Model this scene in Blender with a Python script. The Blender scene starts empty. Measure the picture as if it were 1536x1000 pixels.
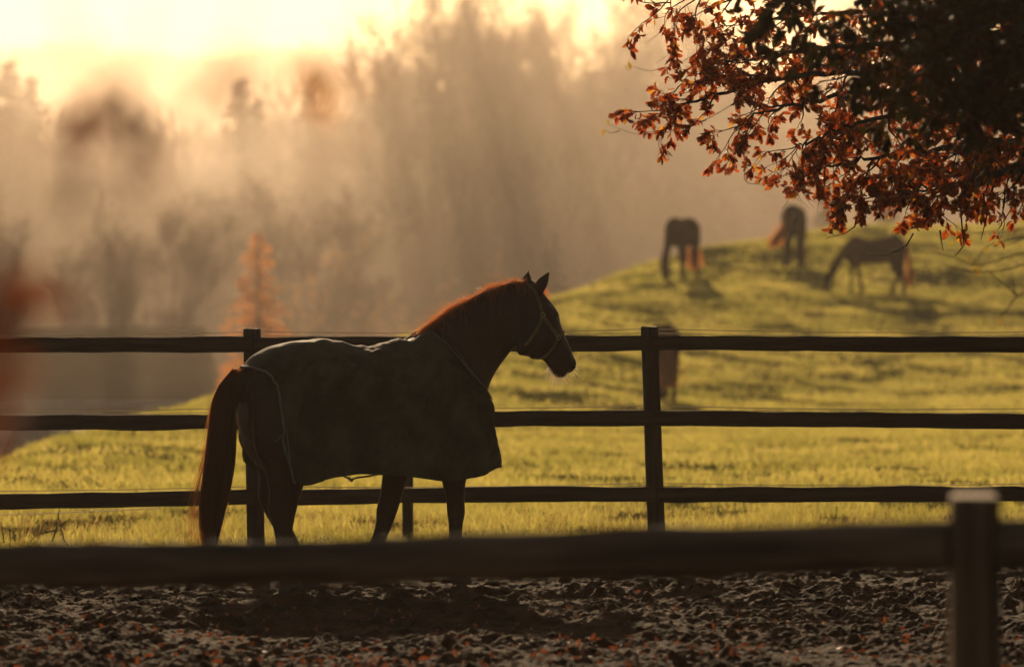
import bpy, math, random
import numpy as np
from mathutils import Vector, Matrix
RNG = np.random.default_rng(7)
random.seed(7)
SC = bpy.context.scene
COL = SC.collection
R = math.radians

# ------------------------------------------------------------------ camera, sky, sun, exposure
F = 8533.0          # focal length in photo pixels (photo 1536 x 1000)
EYE = 1.7
HY = 482.0          # photo row of the horizon
cam_d = bpy.data.cameras.new('camera')
cam = bpy.data.objects.new('camera', cam_d)
COL.objects.link(cam)
cam.location = (0, 0, EYE)
cam.rotation_euler = (R(90), 0, 0)
cam_d.sensor_width = 36
cam_d.lens = 36 * F / 1536
cam_d.shift_y = -18 / 1536
cam_d.clip_start = 0.5
cam_d.clip_end = 6000
cam_d.dof.use_dof = True
cam_d.dof.focus_distance = 36.0
cam_d.dof.aperture_fstop = 3.0
SC.camera = cam

SUN_EL, SUN_AZ = 16.0, -3.5          # azimuth from +Y, negative = left
wd = bpy.data.worlds.new('World')
SC.world = wd
wd.use_nodes = True
wn = wd.node_tree
bg = wn.nodes['Background']
sky = wn.nodes.new('ShaderNodeTexSky')
sky.sky_type = 'NISHITA'
sky.sun_disc = False
sky.sun_elevation = R(SUN_EL)
sky.sun_rotation = R(SUN_AZ)
sky.dust_density = 1.6
sky.air_density = 1.0
sky.ozone_density = 0.0
warm = wn.nodes.new('ShaderNodeMix'); warm.data_type = 'RGBA'; warm.blend_type = 'MULTIPLY'; warm.inputs[0].default_value = 1.0
warm.inputs[7].default_value = (1.0, 0.90, 0.80, 1)      # warm white balance of the evening air
wn.links.new(sky.outputs[0], warm.inputs[6])
wn.links.new(warm.outputs[2], bg.inputs[0])
bg.inputs[1].default_value = 0.06
sun_d = bpy.data.lights.new('sun', 'SUN')
sun_d.energy = 5.0
sun_d.angle = R(0.5)
sun_d.color = (1.0, 0.71, 0.42)
sun = bpy.data.objects.new('sun', sun_d)
COL.objects.link(sun)
to_sun = Vector((math.sin(R(SUN_AZ)) * math.cos(R(SUN_EL)), math.cos(R(SUN_AZ)) * math.cos(R(SUN_EL)), math.sin(R(SUN_EL))))
sun.rotation_euler = to_sun.to_track_quat('Z', 'Y').to_euler()
SC.view_settings.view_transform = 'Standard'
SC.view_settings.look = 'None'
SC.view_settings.exposure = -0.20
SC.view_settings.gamma = 1.0
SC.view_settings.use_curve_mapping = False
SC.render.engine = 'CYCLES'
SC.cycles.use_denoising = True
SC.cycles.max_bounces = 6
SC.cycles.diffuse_bounces = 2
SC.cycles.transmission_bounces = 3
SC.cycles.volume_bounces = 0
SC.cycles.sample_clamp_indirect = 4.0

HAZE = 0.00016
HAZE_COL = (1.0, 0.89, 0.79, 1)
HAZE_G = 0.6
MIST_G = 0.62
MIST = 0.0031

# ------------------------------------------------------------------ helpers
def tag(o, label=None, cat=None, group=None, kind=None):
    if label: o['label'] = label
    if cat: o['category'] = cat
    if group: o['group'] = group
    if kind: o['kind'] = kind
    return o

def mesh_np(name, V, Fq, smooth=False):
    """Fq: (n,3) or (n,4) int array, or a list of such arrays"""
    me = bpy.data.meshes.new(name)
    V = np.asarray(V, dtype=np.float32).reshape(-1, 3)
    Fs = Fq if isinstance(Fq, list) else [Fq]
    Fs = [np.asarray(f, dtype=np.int32) for f in Fs if len(f)]
    me.vertices.add(len(V))
    me.vertices.foreach_set('co', V.ravel())
    nl = sum(f.size for f in Fs); npoly = sum(len(f) for f in Fs)
    me.loops.add(nl); me.polygons.add(npoly)
    me.loops.foreach_set('vertex_index', np.concatenate([f.ravel() for f in Fs]))
    tot = np.concatenate([np.full(len(f), f.shape[1], np.int32) for f in Fs])
    start = np.concatenate([[0], np.cumsum(tot)[:-1]]).astype(np.int32)
    me.polygons.foreach_set('loop_start', start)
    if smooth:
        me.polygons.foreach_set('use_smooth', np.ones(npoly, bool))
    me.update(calc_edges=True)
    return me

def link(name, me, mat=None, parent=None):
    o = bpy.data.objects.new(name, me)
    if mat is not None and me is not None and not me.materials:
        me.materials.append(mat)
    COL.objects.link(o)
    if parent: o.parent = parent
    return o

def empty(name, loc=(0, 0, 0), rz=0):
    o = bpy.data.objects.new(name, None)
    COL.objects.link(o)
    o.location = loc; o.rotation_euler = (0, 0, rz)
    o.empty_display_size = 0.2
    return o

def W(px, py, Y):
    """world point on the ray of a photo pixel at depth Y"""
    return np.array([(px - 768) / F * Y, Y, EYE - (py - HY) / F * Y])

class MB:
    def __init__(s): s.v = []; s.q = []; s.t = []; s.n = 0
    def add(s, V, Q=None, T=None):
        V = np.asarray(V, float).reshape(-1, 3)
        s.v.append(V)
        if Q is not None and len(Q): s.q.append(np.asarray(Q, int) + s.n)
        if T is not None and len(T): s.t.append(np.asarray(T, int) + s.n)
        s.n += len(V)
    def tube(s, pts, rad, k=6, cap=True):
        pts = np.asarray(pts, float); n = len(pts)
        rad = np.broadcast_to(np.asarray(rad, float), (n,))
        tan = np.gradient(pts, axis=0)
        tan /= np.linalg.norm(tan, axis=1)[:, None] + 1e-9
        ref = np.array([0, 0, 1.0]) if abs(tan[0][2]) < 0.9 else np.array([1.0, 0, 0])
        a = np.cross(tan, ref); a /= np.linalg.norm(a, axis=1)[:, None] + 1e-9
        b = np.cross(tan, a)
        th = np.linspace(0, 2 * np.pi, k, endpoint=False)
        ring = a[:, None] * np.cos(th)[None, :, None] + b[:, None] * np.sin(th)[None, :, None]
        V = pts[:, None] + ring * rad[:, None, None]
        i = np.arange(n - 1)[:, None] * k; j = np.arange(k)[None]; j2 = (j + 1) % k
        Q = np.stack([i + j, i + j2, i + k + j2, i + k + j], -1).reshape(-1, 4)
        V = V.reshape(-1, 3); T = []
        if cap:
            V = np.vstack([V, pts[0], pts[-1]])
            c0, c1 = n * k, n * k + 1
            for q in range(k):
                T.append((c0, (q + 1) % k, q)); T.append((c1, (n - 1) * k + q, (n - 1) * k + (q + 1) % k))
        s.add(V, Q, T)
    def box(s, lo, hi, M=None, bev=0.0):
        lo = np.array(lo, float); hi = np.array(hi, float)
        if bev:
            import bmesh
            bm = bmesh.new()
            bmesh.ops.create_cube(bm, size=1)
            for v in bm.verts:
                v.co = Vector(((lo + hi) / 2 + np.array(v.co) * (hi - lo)).tolist())
            bmesh.ops.bevel(bm, geom=bm.edges[:], offset=bev, segments=2, affect='EDGES', profile=0.6)
            bm.verts.index_update()
            V = np.array([v.co[:] for v in bm.verts])
            bmesh.ops.triangulate(bm, faces=bm.faces[:])
            T = [[v.index for v in f.verts] for f in bm.faces]
            bm.free()
            if M is not None: V = V @ np.array(M.to_3x3()).T + np.array(M.translation)
            s.add(V, None, T); return
        V = np.array([[x, y, z] for x in (lo[0], hi[0]) for y in (lo[1], hi[1]) for z in (lo[2], hi[2])])
        if M is not None: V = V @ np.array(M.to_3x3()).T + np.array(M.translation)
        s.add(V, [(0, 1, 3, 2), (4, 6, 7, 5), (0, 4, 5, 1), (2, 3, 7, 6), (0, 2, 6, 4), (1, 5, 7, 3)])
    def ribbons(s, P, S):
        """P (N,K,3) centre lines, S (N,K,3) half width vectors"""
        N, K, _ = P.shape
        V = np.stack([P - S, P + S], 2).reshape(-1, 3)
        base = (np.arange(N) * K * 2)[:, None] + (np.arange(K - 1) * 2)[None]
        Q = np.stack([base, base + 1, base + 3, base + 2], -1).reshape(-1, 4)
        s.add(V, Q)
    def mesh(s, name, smooth=False):
        fs = []
        if s.q: fs.append(np.concatenate(s.q))
        if s.t: fs.append(np.concatenate(s.t))
        return mesh_np(name, np.concatenate(s.v), fs, smooth)
    def build(s, name, mat, parent=None, smooth=False):
        return link(name, s.mesh(name, smooth), mat, parent)

def hash2(ix, iy, seed):
    h = (ix.astype(np.int64) * 374761393 + iy.astype(np.int64) * 668265263 + seed * 974634777) & 0xffffffff
    h = ((h ^ (h >> 13)) * 1274126177) & 0xffffffff
    return ((h ^ (h >> 16)) & 0xffff) / 65535.0

def vnoise(x, y, seed=0):
    ix = np.floor(x); iy = np.floor(y); fx = x - ix; fy = y - iy
    ix = ix.astype(np.int64); iy = iy.astype(np.int64)
    fx = fx * fx * fx * (fx * (fx * 6 - 15) + 10); fy = fy * fy * fy * (fy * (fy * 6 - 15) + 10)
    a = hash2(ix, iy, seed); b = hash2(ix + 1, iy, seed); c = hash2(ix, iy + 1, seed); d = hash2(ix + 1, iy + 1, seed)
    return (a * (1 - fx) + b * fx) * (1 - fy) + (c * (1 - fx) + d * fx) * fy - 0.5

def fbm(x, y, oct=4, seed=0, gain=0.5):
    r = 0; a = 1.0
    for o in range(oct):
        c, s_ = math.cos(o * 1.3 + .4), math.sin(o * 1.3 + .4)
        r = r + a * vnoise(x * c - y * s_, x * s_ + y * c, seed + o * 17); a *= gain; x = x * 2.03; y = y * 2.03
    return r

def sstep(a, b, x):
    t = np.clip((x - a) / (b - a), 0, 1); return t * t * (3 - 2 * t)

# ------------------------------------------------------------------ materials
def mat(name, col, rough=0.8, col2=None, scale=8.0, bump=0.0, bscale=None, trans=None, trans_w=0.5, sheen=0.0, spec=0.5,
        stretch=None, detail=5, island=None, metallic=0.0, coords='Object', lo=0.35, hi=0.65):
    m = bpy.data.materials.new(name); m.use_nodes = True
    n = m.node_tree.nodes; l = m.node_tree.links
    p = n['Principled BSDF']
    p.inputs['Roughness'].default_value = rough
    p.inputs['Metallic'].default_value = metallic
    p.inputs['Specular IOR Level'].default_value = spec
    if sheen:
        p.inputs['Sheen Weight'].default_value = sheen
        p.inputs['Sheen Roughness'].default_value = 0.4
    tc = n.new('ShaderNodeTexCoord'); src = tc.outputs[coords]
    if stretch:
        mp = n.new('ShaderNodeMapping'); mp.inputs['Scale'].default_value = stretch
        l.new(src, mp.inputs[0]); src = mp.outputs[0]
    out = None
    if col2 is not None:
        nz = n.new('ShaderNodeTexNoise'); nz.inputs['Scale'].default_value = scale; nz.inputs['Detail'].default_value = detail
        l.new(src, nz.inputs['Vector'])
        cr = n.new('ShaderNodeValToRGB'); cr.color_ramp.elements[0].position = lo; cr.color_ramp.elements[1].position = hi
        cr.color_ramp.elements[0].color = (*col, 1); cr.color_ramp.elements[1].color = (*col2, 1)
        l.new(nz.outputs[0], cr.inputs[0]); out = cr.outputs[0]
    if island:                                   # random colour per mesh island / per object
        g = n.new('ShaderNodeNewGeometry'); cr = n.new('ShaderNodeValToRGB')
        e = cr.color_ramp.elements
        e[0].position = 0; e[0].color = (*island[0], 1); e[1].position = 1; e[1].color = (*island[-1], 1)
        for i, c in enumerate(island[1:-1]):
            x = e.new((i + 1) / (len(island) - 1)); x.color = (*c, 1)
        oi = n.new('ShaderNodeObjectInfo'); ad = n.new('ShaderNodeMath'); ad.operation = 'ADD'
        fr = n.new('ShaderNodeMath'); fr.operation = 'FRACT'
        l.new(g.outputs['Random Per Island'], ad.inputs[0]); l.new(oi.outputs['Random'], ad.inputs[1]); l.new(ad.outputs[0], fr.inputs[0])
        l.new(fr.outputs[0], cr.inputs[0])
        if out is not None:
            mx = n.new('ShaderNodeMix'); mx.data_type = 'RGBA'; mx.inputs[0].default_value = 0.5
            l.new(out, mx.inputs[6]); l.new(cr.outputs[0], mx.inputs[7]); out = mx.outputs[2]
        else:
            out = cr.outputs[0]
    if out is not None: l.new(out, p.inputs['Base Color'])
    else: p.inputs['Base Color'].default_value = (*col, 1)
    if bump:
        nb = n.new('ShaderNodeTexNoise'); nb.inputs['Scale'].default_value = bscale or scale * 3; nb.inputs['Detail'].default_value = 6
        l.new(src, nb.inputs['Vector'])
        bp = n.new('ShaderNodeBump'); bp.inputs['Strength'].default_value = bump; bp.inputs['Distance'].default_value = 0.02
        l.new(nb.outputs[0], bp.inputs['Height']); l.new(bp.outputs[0], p.inputs['Normal'])
    if trans is not None:
        tr = n.new('ShaderNodeBsdfTranslucent'); mx = n.new('ShaderNodeMixShader'); mx.inputs[0].default_value = trans_w
        if out is not None:
            mu = n.new('ShaderNodeMix'); mu.data_type = 'RGBA'; mu.blend_type = 'MULTIPLY'; mu.inputs[0].default_value = 1.0
            mu.inputs[7].default_value = (*trans, 1); l.new(out, mu.inputs[6]); l.new(mu.outputs[2], tr.inputs[0])
        else:
            tr.inputs[0].default_value = (*trans, 1)
        l.new(p.outputs[0], mx.inputs[1]); l.new(tr.outputs[0], mx.inputs[2])
        l.new(mx.outputs[0], n['Material Output'].inputs['Surface'])
    return m

M_field = mat('field turf', (0.04, 0.045, 0.012), 1.0, (0.09, 0.085, 0.022), 0.8, bump=0.6, bscale=6, spec=0.0)
M_mud = mat('churned mud', (0.014, 0.0065, 0.003), 0.85, (0.068, 0.027, 0.009), 3.0, bump=0.8, bscale=70, spec=0.05)
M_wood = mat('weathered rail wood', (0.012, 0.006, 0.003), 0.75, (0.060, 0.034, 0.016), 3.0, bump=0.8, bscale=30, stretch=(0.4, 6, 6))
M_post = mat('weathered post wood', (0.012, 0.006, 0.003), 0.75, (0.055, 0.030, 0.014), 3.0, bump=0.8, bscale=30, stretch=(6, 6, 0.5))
M_nearwood = mat('weathered wood painted lit', (0.05, 0.026, 0.012), 0.8, (0.28, 0.16, 0.08), 2.6, bump=0.8, bscale=20, stretch=(0.5, 7, 7))  # same wood as the far fence, light put into a paler colour
M_nearpost = mat('weathered post painted lit', (0.05, 0.024, 0.010), 0.8, (0.26, 0.14, 0.06), 2.6, bump=0.8, bscale=20, stretch=(9, 9, 0.5))  # post version of that lighter copy, its lit look in the colour
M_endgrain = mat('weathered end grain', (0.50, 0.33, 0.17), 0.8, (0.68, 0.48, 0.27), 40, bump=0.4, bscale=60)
M_wire = mat('pale electric fence tape', (0.5, 0.46, 0.38), 0.4, trans=(0.7, 0.62, 0.5), trans_w=0.5)
M_plastic = mat('black insulator plastic', (0.02, 0.02, 0.02), 0.4)
M_coat = mat('chestnut coat', (0.020, 0.006, 0.0025), 0.55, (0.034, 0.010, 0.004), 4.0, bump=0.15, bscale=60, sheen=0.15, spec=0.3)
M_hoof = mat('hoof horn', (0.04, 0.03, 0.022), 0.5, (0.08, 0.06, 0.045), 20)
M_eye = mat('eye', (0.006, 0.004, 0.003), 0.05, spec=0.8)
M_hair = mat('chestnut hair', (0.14, 0.04, 0.012), 0.45, trans=(0.95, 0.34, 0.10), trans_w=0.6, spec=0.4)
M_tailhair = mat('dark tail hair', (0.06, 0.02, 0.008), 0.5, trans=(0.6, 0.22, 0.07), trans_w=0.45, spec=0.3)
M_whisk = mat('pale whisker hair', (0.5, 0.4, 0.28), 0.4, trans=(0.9, 0.75, 0.5), trans_w=0.5)
M_blanket = mat('waxed blanket canvas', (0.026, 0.021, 0.011), 0.8, (0.085, 0.070, 0.038), 4.0, bump=0.8, bscale=7, spec=0.2)
M_trim = mat('blanket binding tape', (0.11, 0.10, 0.07), 0.7, (0.16, 0.14, 0.10), 20)
M_halter = mat('nylon halter webbing', (0.13, 0.09, 0.03), 0.6, (0.20, 0.14, 0.05), 30, spec=0.4)
M_brass = mat('brass ring', (0.6, 0.45, 0.2), 0.3, metallic=0.9)
M_far = mat('dark far horse coat', (0.03, 0.013, 0.007), 1.0, (0.045, 0.02, 0.01), 2.0, spec=0.0)
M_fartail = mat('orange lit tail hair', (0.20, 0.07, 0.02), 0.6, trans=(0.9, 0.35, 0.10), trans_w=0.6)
M_grass = mat('meadow grass blades', (0.065, 0.075, 0.018), 0.6, (0.19, 0.175, 0.055), 0.45, lo=.38, hi=.62, trans=(4.6, 4.35, 4.2), trans_w=0.75,
              island=[(0.080, 0.090, 0.014), (0.14, 0.13, 0.020), (0.17, 0.15, 0.028), (0.11, 0.075, 0.03), (0.10, 0.105, 0.015), (0.19, 0.15, 0.04)], spec=0.15)
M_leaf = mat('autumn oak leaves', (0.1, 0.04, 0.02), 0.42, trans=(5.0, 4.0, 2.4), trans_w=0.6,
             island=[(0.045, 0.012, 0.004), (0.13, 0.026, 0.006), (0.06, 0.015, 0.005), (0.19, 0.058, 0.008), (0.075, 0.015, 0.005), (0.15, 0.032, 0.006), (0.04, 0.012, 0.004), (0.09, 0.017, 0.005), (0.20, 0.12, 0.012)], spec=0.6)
M_shadeleaf = mat('oak leaves tinted for shade', (0.02, 0.02, 0.008), 0.55, trans=(1.8, 1.8, 1.2), trans_w=0.3,  # oak leaf colours darkened, the crown's own shade put into them
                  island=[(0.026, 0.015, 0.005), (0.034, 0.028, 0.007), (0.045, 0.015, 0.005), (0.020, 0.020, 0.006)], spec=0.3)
M_litter = mat('fallen leaves', (0.15, 0.05, 0.02), 0.6, trans=(1.6, 1.2, 1.0), trans_w=0.3,
               island=[(0.16, 0.045, 0.015), (0.25, 0.08, 0.02), (0.12, 0.04, 0.015), (0.30, 0.10, 0.03)])
M_yellowleaf = mat('yellow leaves', (0.3, 0.2, 0.02), 0.5, trans=(2.4, 2.2, 1.2), trans_w=0.5,
                   island=[(0.28, 0.17, 0.015), (0.22, 0.19, 0.02), (0.30, 0.13, 0.015)])
M_bark = mat('oak bark', (0.03, 0.022, 0.016), 0.85, (0.06, 0.045, 0.034), 12, bump=0.8, bscale=40)
M_wbark = mat('wood tree bark', (0.06, 0.045, 0.035), 0.9, (0.10, 0.08, 0.06), 1.0)
M_twigs = mat('bare crown twigs', (0.08, 0.05, 0.035), 0.9, trans=(0.16, 0.09, 0.06), trans_w=0.3)
M_russet = mat('russet crown', (0.12, 0.06, 0.03), 0.9, trans=(1.6, 1.3, 1.1), trans_w=0.4,
               island=[(0.11, 0.06, 0.035), (0.14, 0.07, 0.03), (0.09, 0.06, 0.03)])
M_larch = mat('golden larch needles', (0.3, 0.14, 0.02), 0.8, trans=(3.0, 2.5, 1.0), trans_w=0.75,
              island=[(0.30, 0.14, 0.02), (0.36, 0.17, 0.02), (0.24, 0.12, 0.02)])
M_needle = mat('dark conifer needles', (0.02, 0.03, 0.015), 0.8, island=[(0.018, 0.028, 0.014), (0.03, 0.04, 0.02)])
M_roof = mat('dark barn roof', (0.03, 0.016, 0.010), 1.0, (0.045, 0.025, 0.015), 1.0, spec=0.0)
M_pale = mat('pale render wall', (0.45, 0.44, 0.42), 0.8, (0.38, 0.37, 0.36), 1.5)
M_door = mat('barn door boards', (0.10, 0.07, 0.05), 0.8)
M_yard = mat('concrete yard', (0.10, 0.10, 0.11), 0.9, (0.14, 0.14, 0.14), 0.5)
M_red = mat('red car paint', (0.35, 0.03, 0.02), 0.25)
M_dark = mat('dark trailer paint', (0.04, 0.035, 0.03), 0.5)
M_glass = mat('car glass', (0.03, 0.03, 0.035), 0.08)
M_tyre = mat('tyre rubber', (0.02, 0.02, 0.02), 0.8)

# ------------------------------------------------------------------ ground
A_T = np.array([-3, -.5, -.2, -.12, -.09, -.06, -.033, -.015, .0073, .0225, .039, .0565, .075, .09, .2, 3])
YC_T = np.array([35, 40, 50, 56, 62, 85, 105, 125, 145, 160, 170, 180, 186, 190, 200, 200.])
ZC_T = np.array([-.3, -.3, -.2, .0, .12, .33, .92, 1.5, 2.4, 3.24, 3.93, 4.5, 4.8, 5.0, 5.4, 5.4])

def ground_z(X, Y):
    X = np.asarray(X, float); Y = np.asarray(Y, float)
    a = X / np.maximum(Y, 20)
    yc = np.interp(a, A_T, YC_T); zc = np.interp(a, A_T, ZC_T)
    ys = np.minimum(48 + (yc - 62) * 0.45, 100)
    ys = np.where(yc < 62, 44, ys)
    t = np.clip((Y - ys) / (yc - ys), 0, 1)
    hill = zc * (t * t * (2.2 - 1.2 * t))
    # beyond the crest the field falls away to the valley
    d = np.maximum(Y - yc, 0)
    drop = np.where(d < 20, d * d / 40 * 0.10, 1.0 + (d - 20) * 0.10)
    fall = zc - drop
    far = -4.8 + 13.0 * sstep(330, 520, Y) + 0.042 * np.maximum(Y - 500, 0)
    far = np.where(Y > 1500, far[Y > 1500].max() if np.any(Y > 1500) else 0, far) if far.ndim and np.any(Y > 1500) else far
    val = np.maximum(fall, far) if True else fall
    k = 1.2
    sm = np.clip(0.5 + 0.5 * (fall - far) / k, 0, 1)
    val = far * (1 - sm) + fall * sm + k * sm * (1 - sm)
    z = np.where(Y > yc, val, hill)
    rough = fbm(X / 3.0, Y / 3.0, 4, 3) * 0.10 * sstep(40.5, 60, Y) + fbm(X / 14.0, Y / 14.0, 3, 9) * 0.35 * sstep(70, 130, Y)
    rough = rough * np.where(Y > 230, 0.3, 1)
    return z + rough

def grid_mesh(name, xs, ys, zf, smooth=True):
    X, Y = np.meshgrid(xs, ys)
    Z = zf(X, Y)
    V = np.stack([X, Y, Z], -1).reshape(-1, 3)
    nx, ny = len(xs), len(ys)
    i = np.arange(ny - 1)[:, None] * nx + np.arange(nx - 1)[None]
    Q = np.stack([i, i + 1, i + nx + 1, i + nx], -1).reshape(-1, 4)
    return mesh_np(name, V, Q, smooth)

def spaced(a, b, fn):
    out = [a]
    while out[-1] < b: out.append(out[-1] + fn(out[-1]))
    out[-1] = b
    return np.array(out)
gx = np.concatenate([-spaced(0.25, 900, lambda v: 0.5 if v < 14 else 0.5 + (v - 14) * 0.08)[::-1], spaced(0.25, 900, lambda v: 0.5 if v < 14 else 0.5 + (v - 14) * 0.08)])
gy = np.concatenate([-spaced(1, 300, lambda v: 2 + v * .2)[::-1], spaced(0, 1700, lambda v: 3 if v < 36 else (0.5 if v < 70 else (0.8 if v < 200 else 0.8 + (v - 200) * .05)))])
def field_z(X, Y):
    z = ground_z(X, Y)
    return np.where(Y < 39.6, -0.12, z)
o = link('meadow_ground', grid_mesh('meadow_ground', gx, gy, field_z), M_field); tag(o, kind='structure')

def mud_z(X, Y):
    amp = sstep(42.5, 40.0, Y) if False else (1 - sstep(39.6, 41.0, Y))
    n1 = fbm(X / 0.9, Y / 0.9, 3, 21) * 0.07
    n2 = fbm(X / 0.11, Y / 0.15, 4, 33, 0.6)
    clod = n2 * (0.022 + 0.03 * sstep(-.15, .35, fbm(X / .6, Y / .8, 2, 91)))
    n3 = np.abs(fbm(X / 0.05, Y / 0.06, 3, 51)) * 0.02
    return (n1 + clod + n3) * amp - 0.10 * (1 - amp) + 0.0
mx_ = np.concatenate([-spaced(3.85, 60, lambda v: 0.015 + (v - 3.85) * .12)[::-1], np.arange(-3.837, 3.84, 0.0145), spaced(3.85, 60, lambda v: 0.015 + (v - 3.85) * .12)])
my_ = np.concatenate([-spaced(0, 30, lambda v: 1.0)[::-1][:-1], spaced(0, 24, lambda v: .5), np.arange(24.03, 36, 0.018), np.arange(36, 41.4, 0.03)])
def mud_clods(X, Y):
    Z = mud_z(X, Y)
    rg = np.random.default_rng(3); xs, ys = X[0], Y[:, 0]
    n = 22000; cy = 26.5 + rg.random(n) * 12.5; cx = rg.uniform(-3.7, 3.7, n); r = .012 + .042 * rg.random(n) ** 3.2
    patch = fbm(cx / .5, cy / .7, 3, 44); ok = rg.random(n) < np.clip(.5 + patch * 1.6, .1, 1); cx, cy, r = cx[ok], cy[ok], r[ok]
    for x, y, q in zip(cx, cy, r):
        i0, i1 = np.searchsorted(xs, (x - q, x + q)); j0, j1 = np.searchsorted(ys, (y - q, y + q))
        if i1 <= i0 or j1 <= j0: continue
        d = ((X[j0:j1, i0:i1] - x) ** 2 + (Y[j0:j1, i0:i1] - y) ** 2) / (q * q)
        Z[j0:j1, i0:i1] += np.sqrt(np.clip(1 - d, 0, 1)) * q * .5
    # hoof prints: shallow cups with a raised rim
    for _ in range(90):
        x, y = rg.uniform(-3.6, 3.6), rg.uniform(27, 38); q = .075
        i0, i1 = np.searchsorted(xs, (x - .14, x + .14)); j0, j1 = np.searchsorted(ys, (y - .14, y + .14))
        d = np.sqrt((X[j0:j1, i0:i1] - x) ** 2 + (Y[j0:j1, i0:i1] - y) ** 2) / q
        Z[j0:j1, i0:i1] += np.where(d < 1, -.045 * (1 - d ** 4), .022 * np.exp(-((d - 1.2) / .25) ** 2))
    return Z
o = link('paddock_mud', grid_mesh('paddock_mud', mx_, my_, mud_clods, True), M_mud); tag(o, kind='structure')

# ------------------------------------------------------------------ haze and mist
def vol_mat(name, col, dens, g):
    m = bpy.data.materials.new(name); m.use_nodes = True
    n = m.node_tree.nodes; n.remove(n['Principled BSDF'])
    v = n.new('ShaderNodeVolumePrincipled')
    v.inputs['Color'].default_value = col
    v.inputs['Density'].default_value = dens
    v.inputs['Anisotropy'].default_value = g
    m.node_tree.links.new(v.outputs[0], n['Material Output'].inputs['Volume'])
    return m
b = MB(); b.box((-905, -305, -8), (905, 1705, 110))
o = b.build('haze', vol_mat('haze', HAZE_COL, HAZE, HAZE_G)); tag(o, kind='stuff')

M_mist = vol_mat('valley mist', (1.0, 0.84, 0.69, 1), MIST, MIST_G)
M_wisp = vol_mat('mist wisp', HAZE_COL, MIST * 2.0, MIST_G)
def blob(name, c, r, mat_, seed, amp=0.28, nu=48, nv=24):
    u = np.linspace(0, 2 * np.pi, nu, endpoint=False); v = np.linspace(0, np.pi, nv + 1)[1:-1]
    U, Vv = np.meshgrid(u, v)
    D = np.stack([np.cos(U) * np.sin(Vv), np.sin(U) * np.sin(Vv), np.cos(Vv)], -1).reshape(-1, 3)
    D = np.vstack([D, [0, 0, 1], [0, 0, -1]])
    k = 1 + amp * (fbm(D[:, 0] * 2.2 + seed, D[:, 2] * 2.2 + D[:, 1] * 1.7, 4, seed) * 2)
    V = D * k[:, None] * np.array(r) + np.array(c)
    nr = nv - 1
    i = np.arange(nr - 1)[:, None] * nu; j = np.arange(nu)[None]; j2 = (j + 1) % nu
    Q = np.stack([i + j, i + nu + j, i + nu + j2, i + j2], -1).reshape(-1, 4)
    T = [(nr * nu, q, (q + 1) % nu) for q in range(nu)] + [(nr * nu + 1, (nr - 1) * nu + (q + 1) % nu, (nr - 1) * nu + q) for q in range(nu)]
    b = MB(); b.add(V, Q, T)
    return tag(b.build(name, mat_, smooth=True), kind='stuff')
blob('valley_mist', (10, 492, -2), (230, 252, 47), M_mist, 5, 0.15)
blob('mist_wisp', (-22, 345, 10), (9, 22, 9), M_wisp, 11, 0.5)
blob('mist_wisp', (-12, 350, 8), (13, 25, 5), M_wisp, 17, 0.5)
blob('mist_wisp', (-30, 352, 4), (6, 22, 11), M_wisp, 23, 0.5)

# ------------------------------------------------------------------ far paddock fence
def beam(px0, py0, Y0, px1, py1, Y1, h, t, name, parent, mat_=M_wood, bev=0.006, seed=0):
    a = W(px0, py0, Y0); c = W(px1, py1, Y1); d = c - a; L = np.linalg.norm(d)
    x = d / L; z = np.array([0, 0, 1.0]); y = np.cross(z, x); y /= np.linalg.norm(y); z = np.cross(x, y)
    M = Matrix(((x[0], y[0], z[0], a[0]), (x[1], y[1], z[1], a[1]), (x[2], y[2], z[2], a[2]), (0, 0, 0, 1)))
    # subdivided, slightly irregular board in its own local frame
    n = max(12, int(L / 0.08)); xs = np.linspace(0, L, n)
    prof = np.array([(-t / 2, -h / 2 + bev), (-t / 2, h / 2 - bev), (-t / 2 + bev, h / 2), (t / 2 - bev, h / 2), (t / 2, h / 2 - bev), (t / 2, -h / 2 + bev), (t / 2 - bev, -h / 2), (-t / 2 + bev, -h / 2)])
    up = prof[:, 1] > 0
    V = np.zeros((n, 8, 3)); V[:, :, 0] = xs[:, None]; V[:, :, 1] = prof[None, :, 0]; V[:, :, 2] = prof[None, :, 1]
    wt = fbm(xs * 3.1, np.full(n, seed * 1.7), 4, seed) * 0.012; wb = fbm(xs * 2.3, np.full(n, seed * 2.9), 4, seed + 5) * 0.012
    sag = fbm(xs * .5, np.full(n, seed * 3.3), 2, seed + 9) * 0.02
    V[:, :, 2] += np.where(up[None], wt[:, None], wb[:, None]) + sag[:, None]
    i = np.arange(n - 1)[:, None] * 8; j = np.arange(8)[None]; j2 = (j + 1) % 8
    Q = np.stack([i + j, i + 8 + j, i + 8 + j2, i + j2], -1).reshape(-1, 4)
    b = MB(); b.add(V.reshape(-1, 3), Q)
    for e in (0, n - 1):
        r = V[e]; idx = [(0, k, k + 1) if e == 0 else (0, k + 1, k) for k in range(1, 7)]
        b.add(r, None, idx)
    o = b.build(name, mat_, parent); o.matrix_local = parent.matrix_world.inverted() @ M if parent else M
    return o

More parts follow.
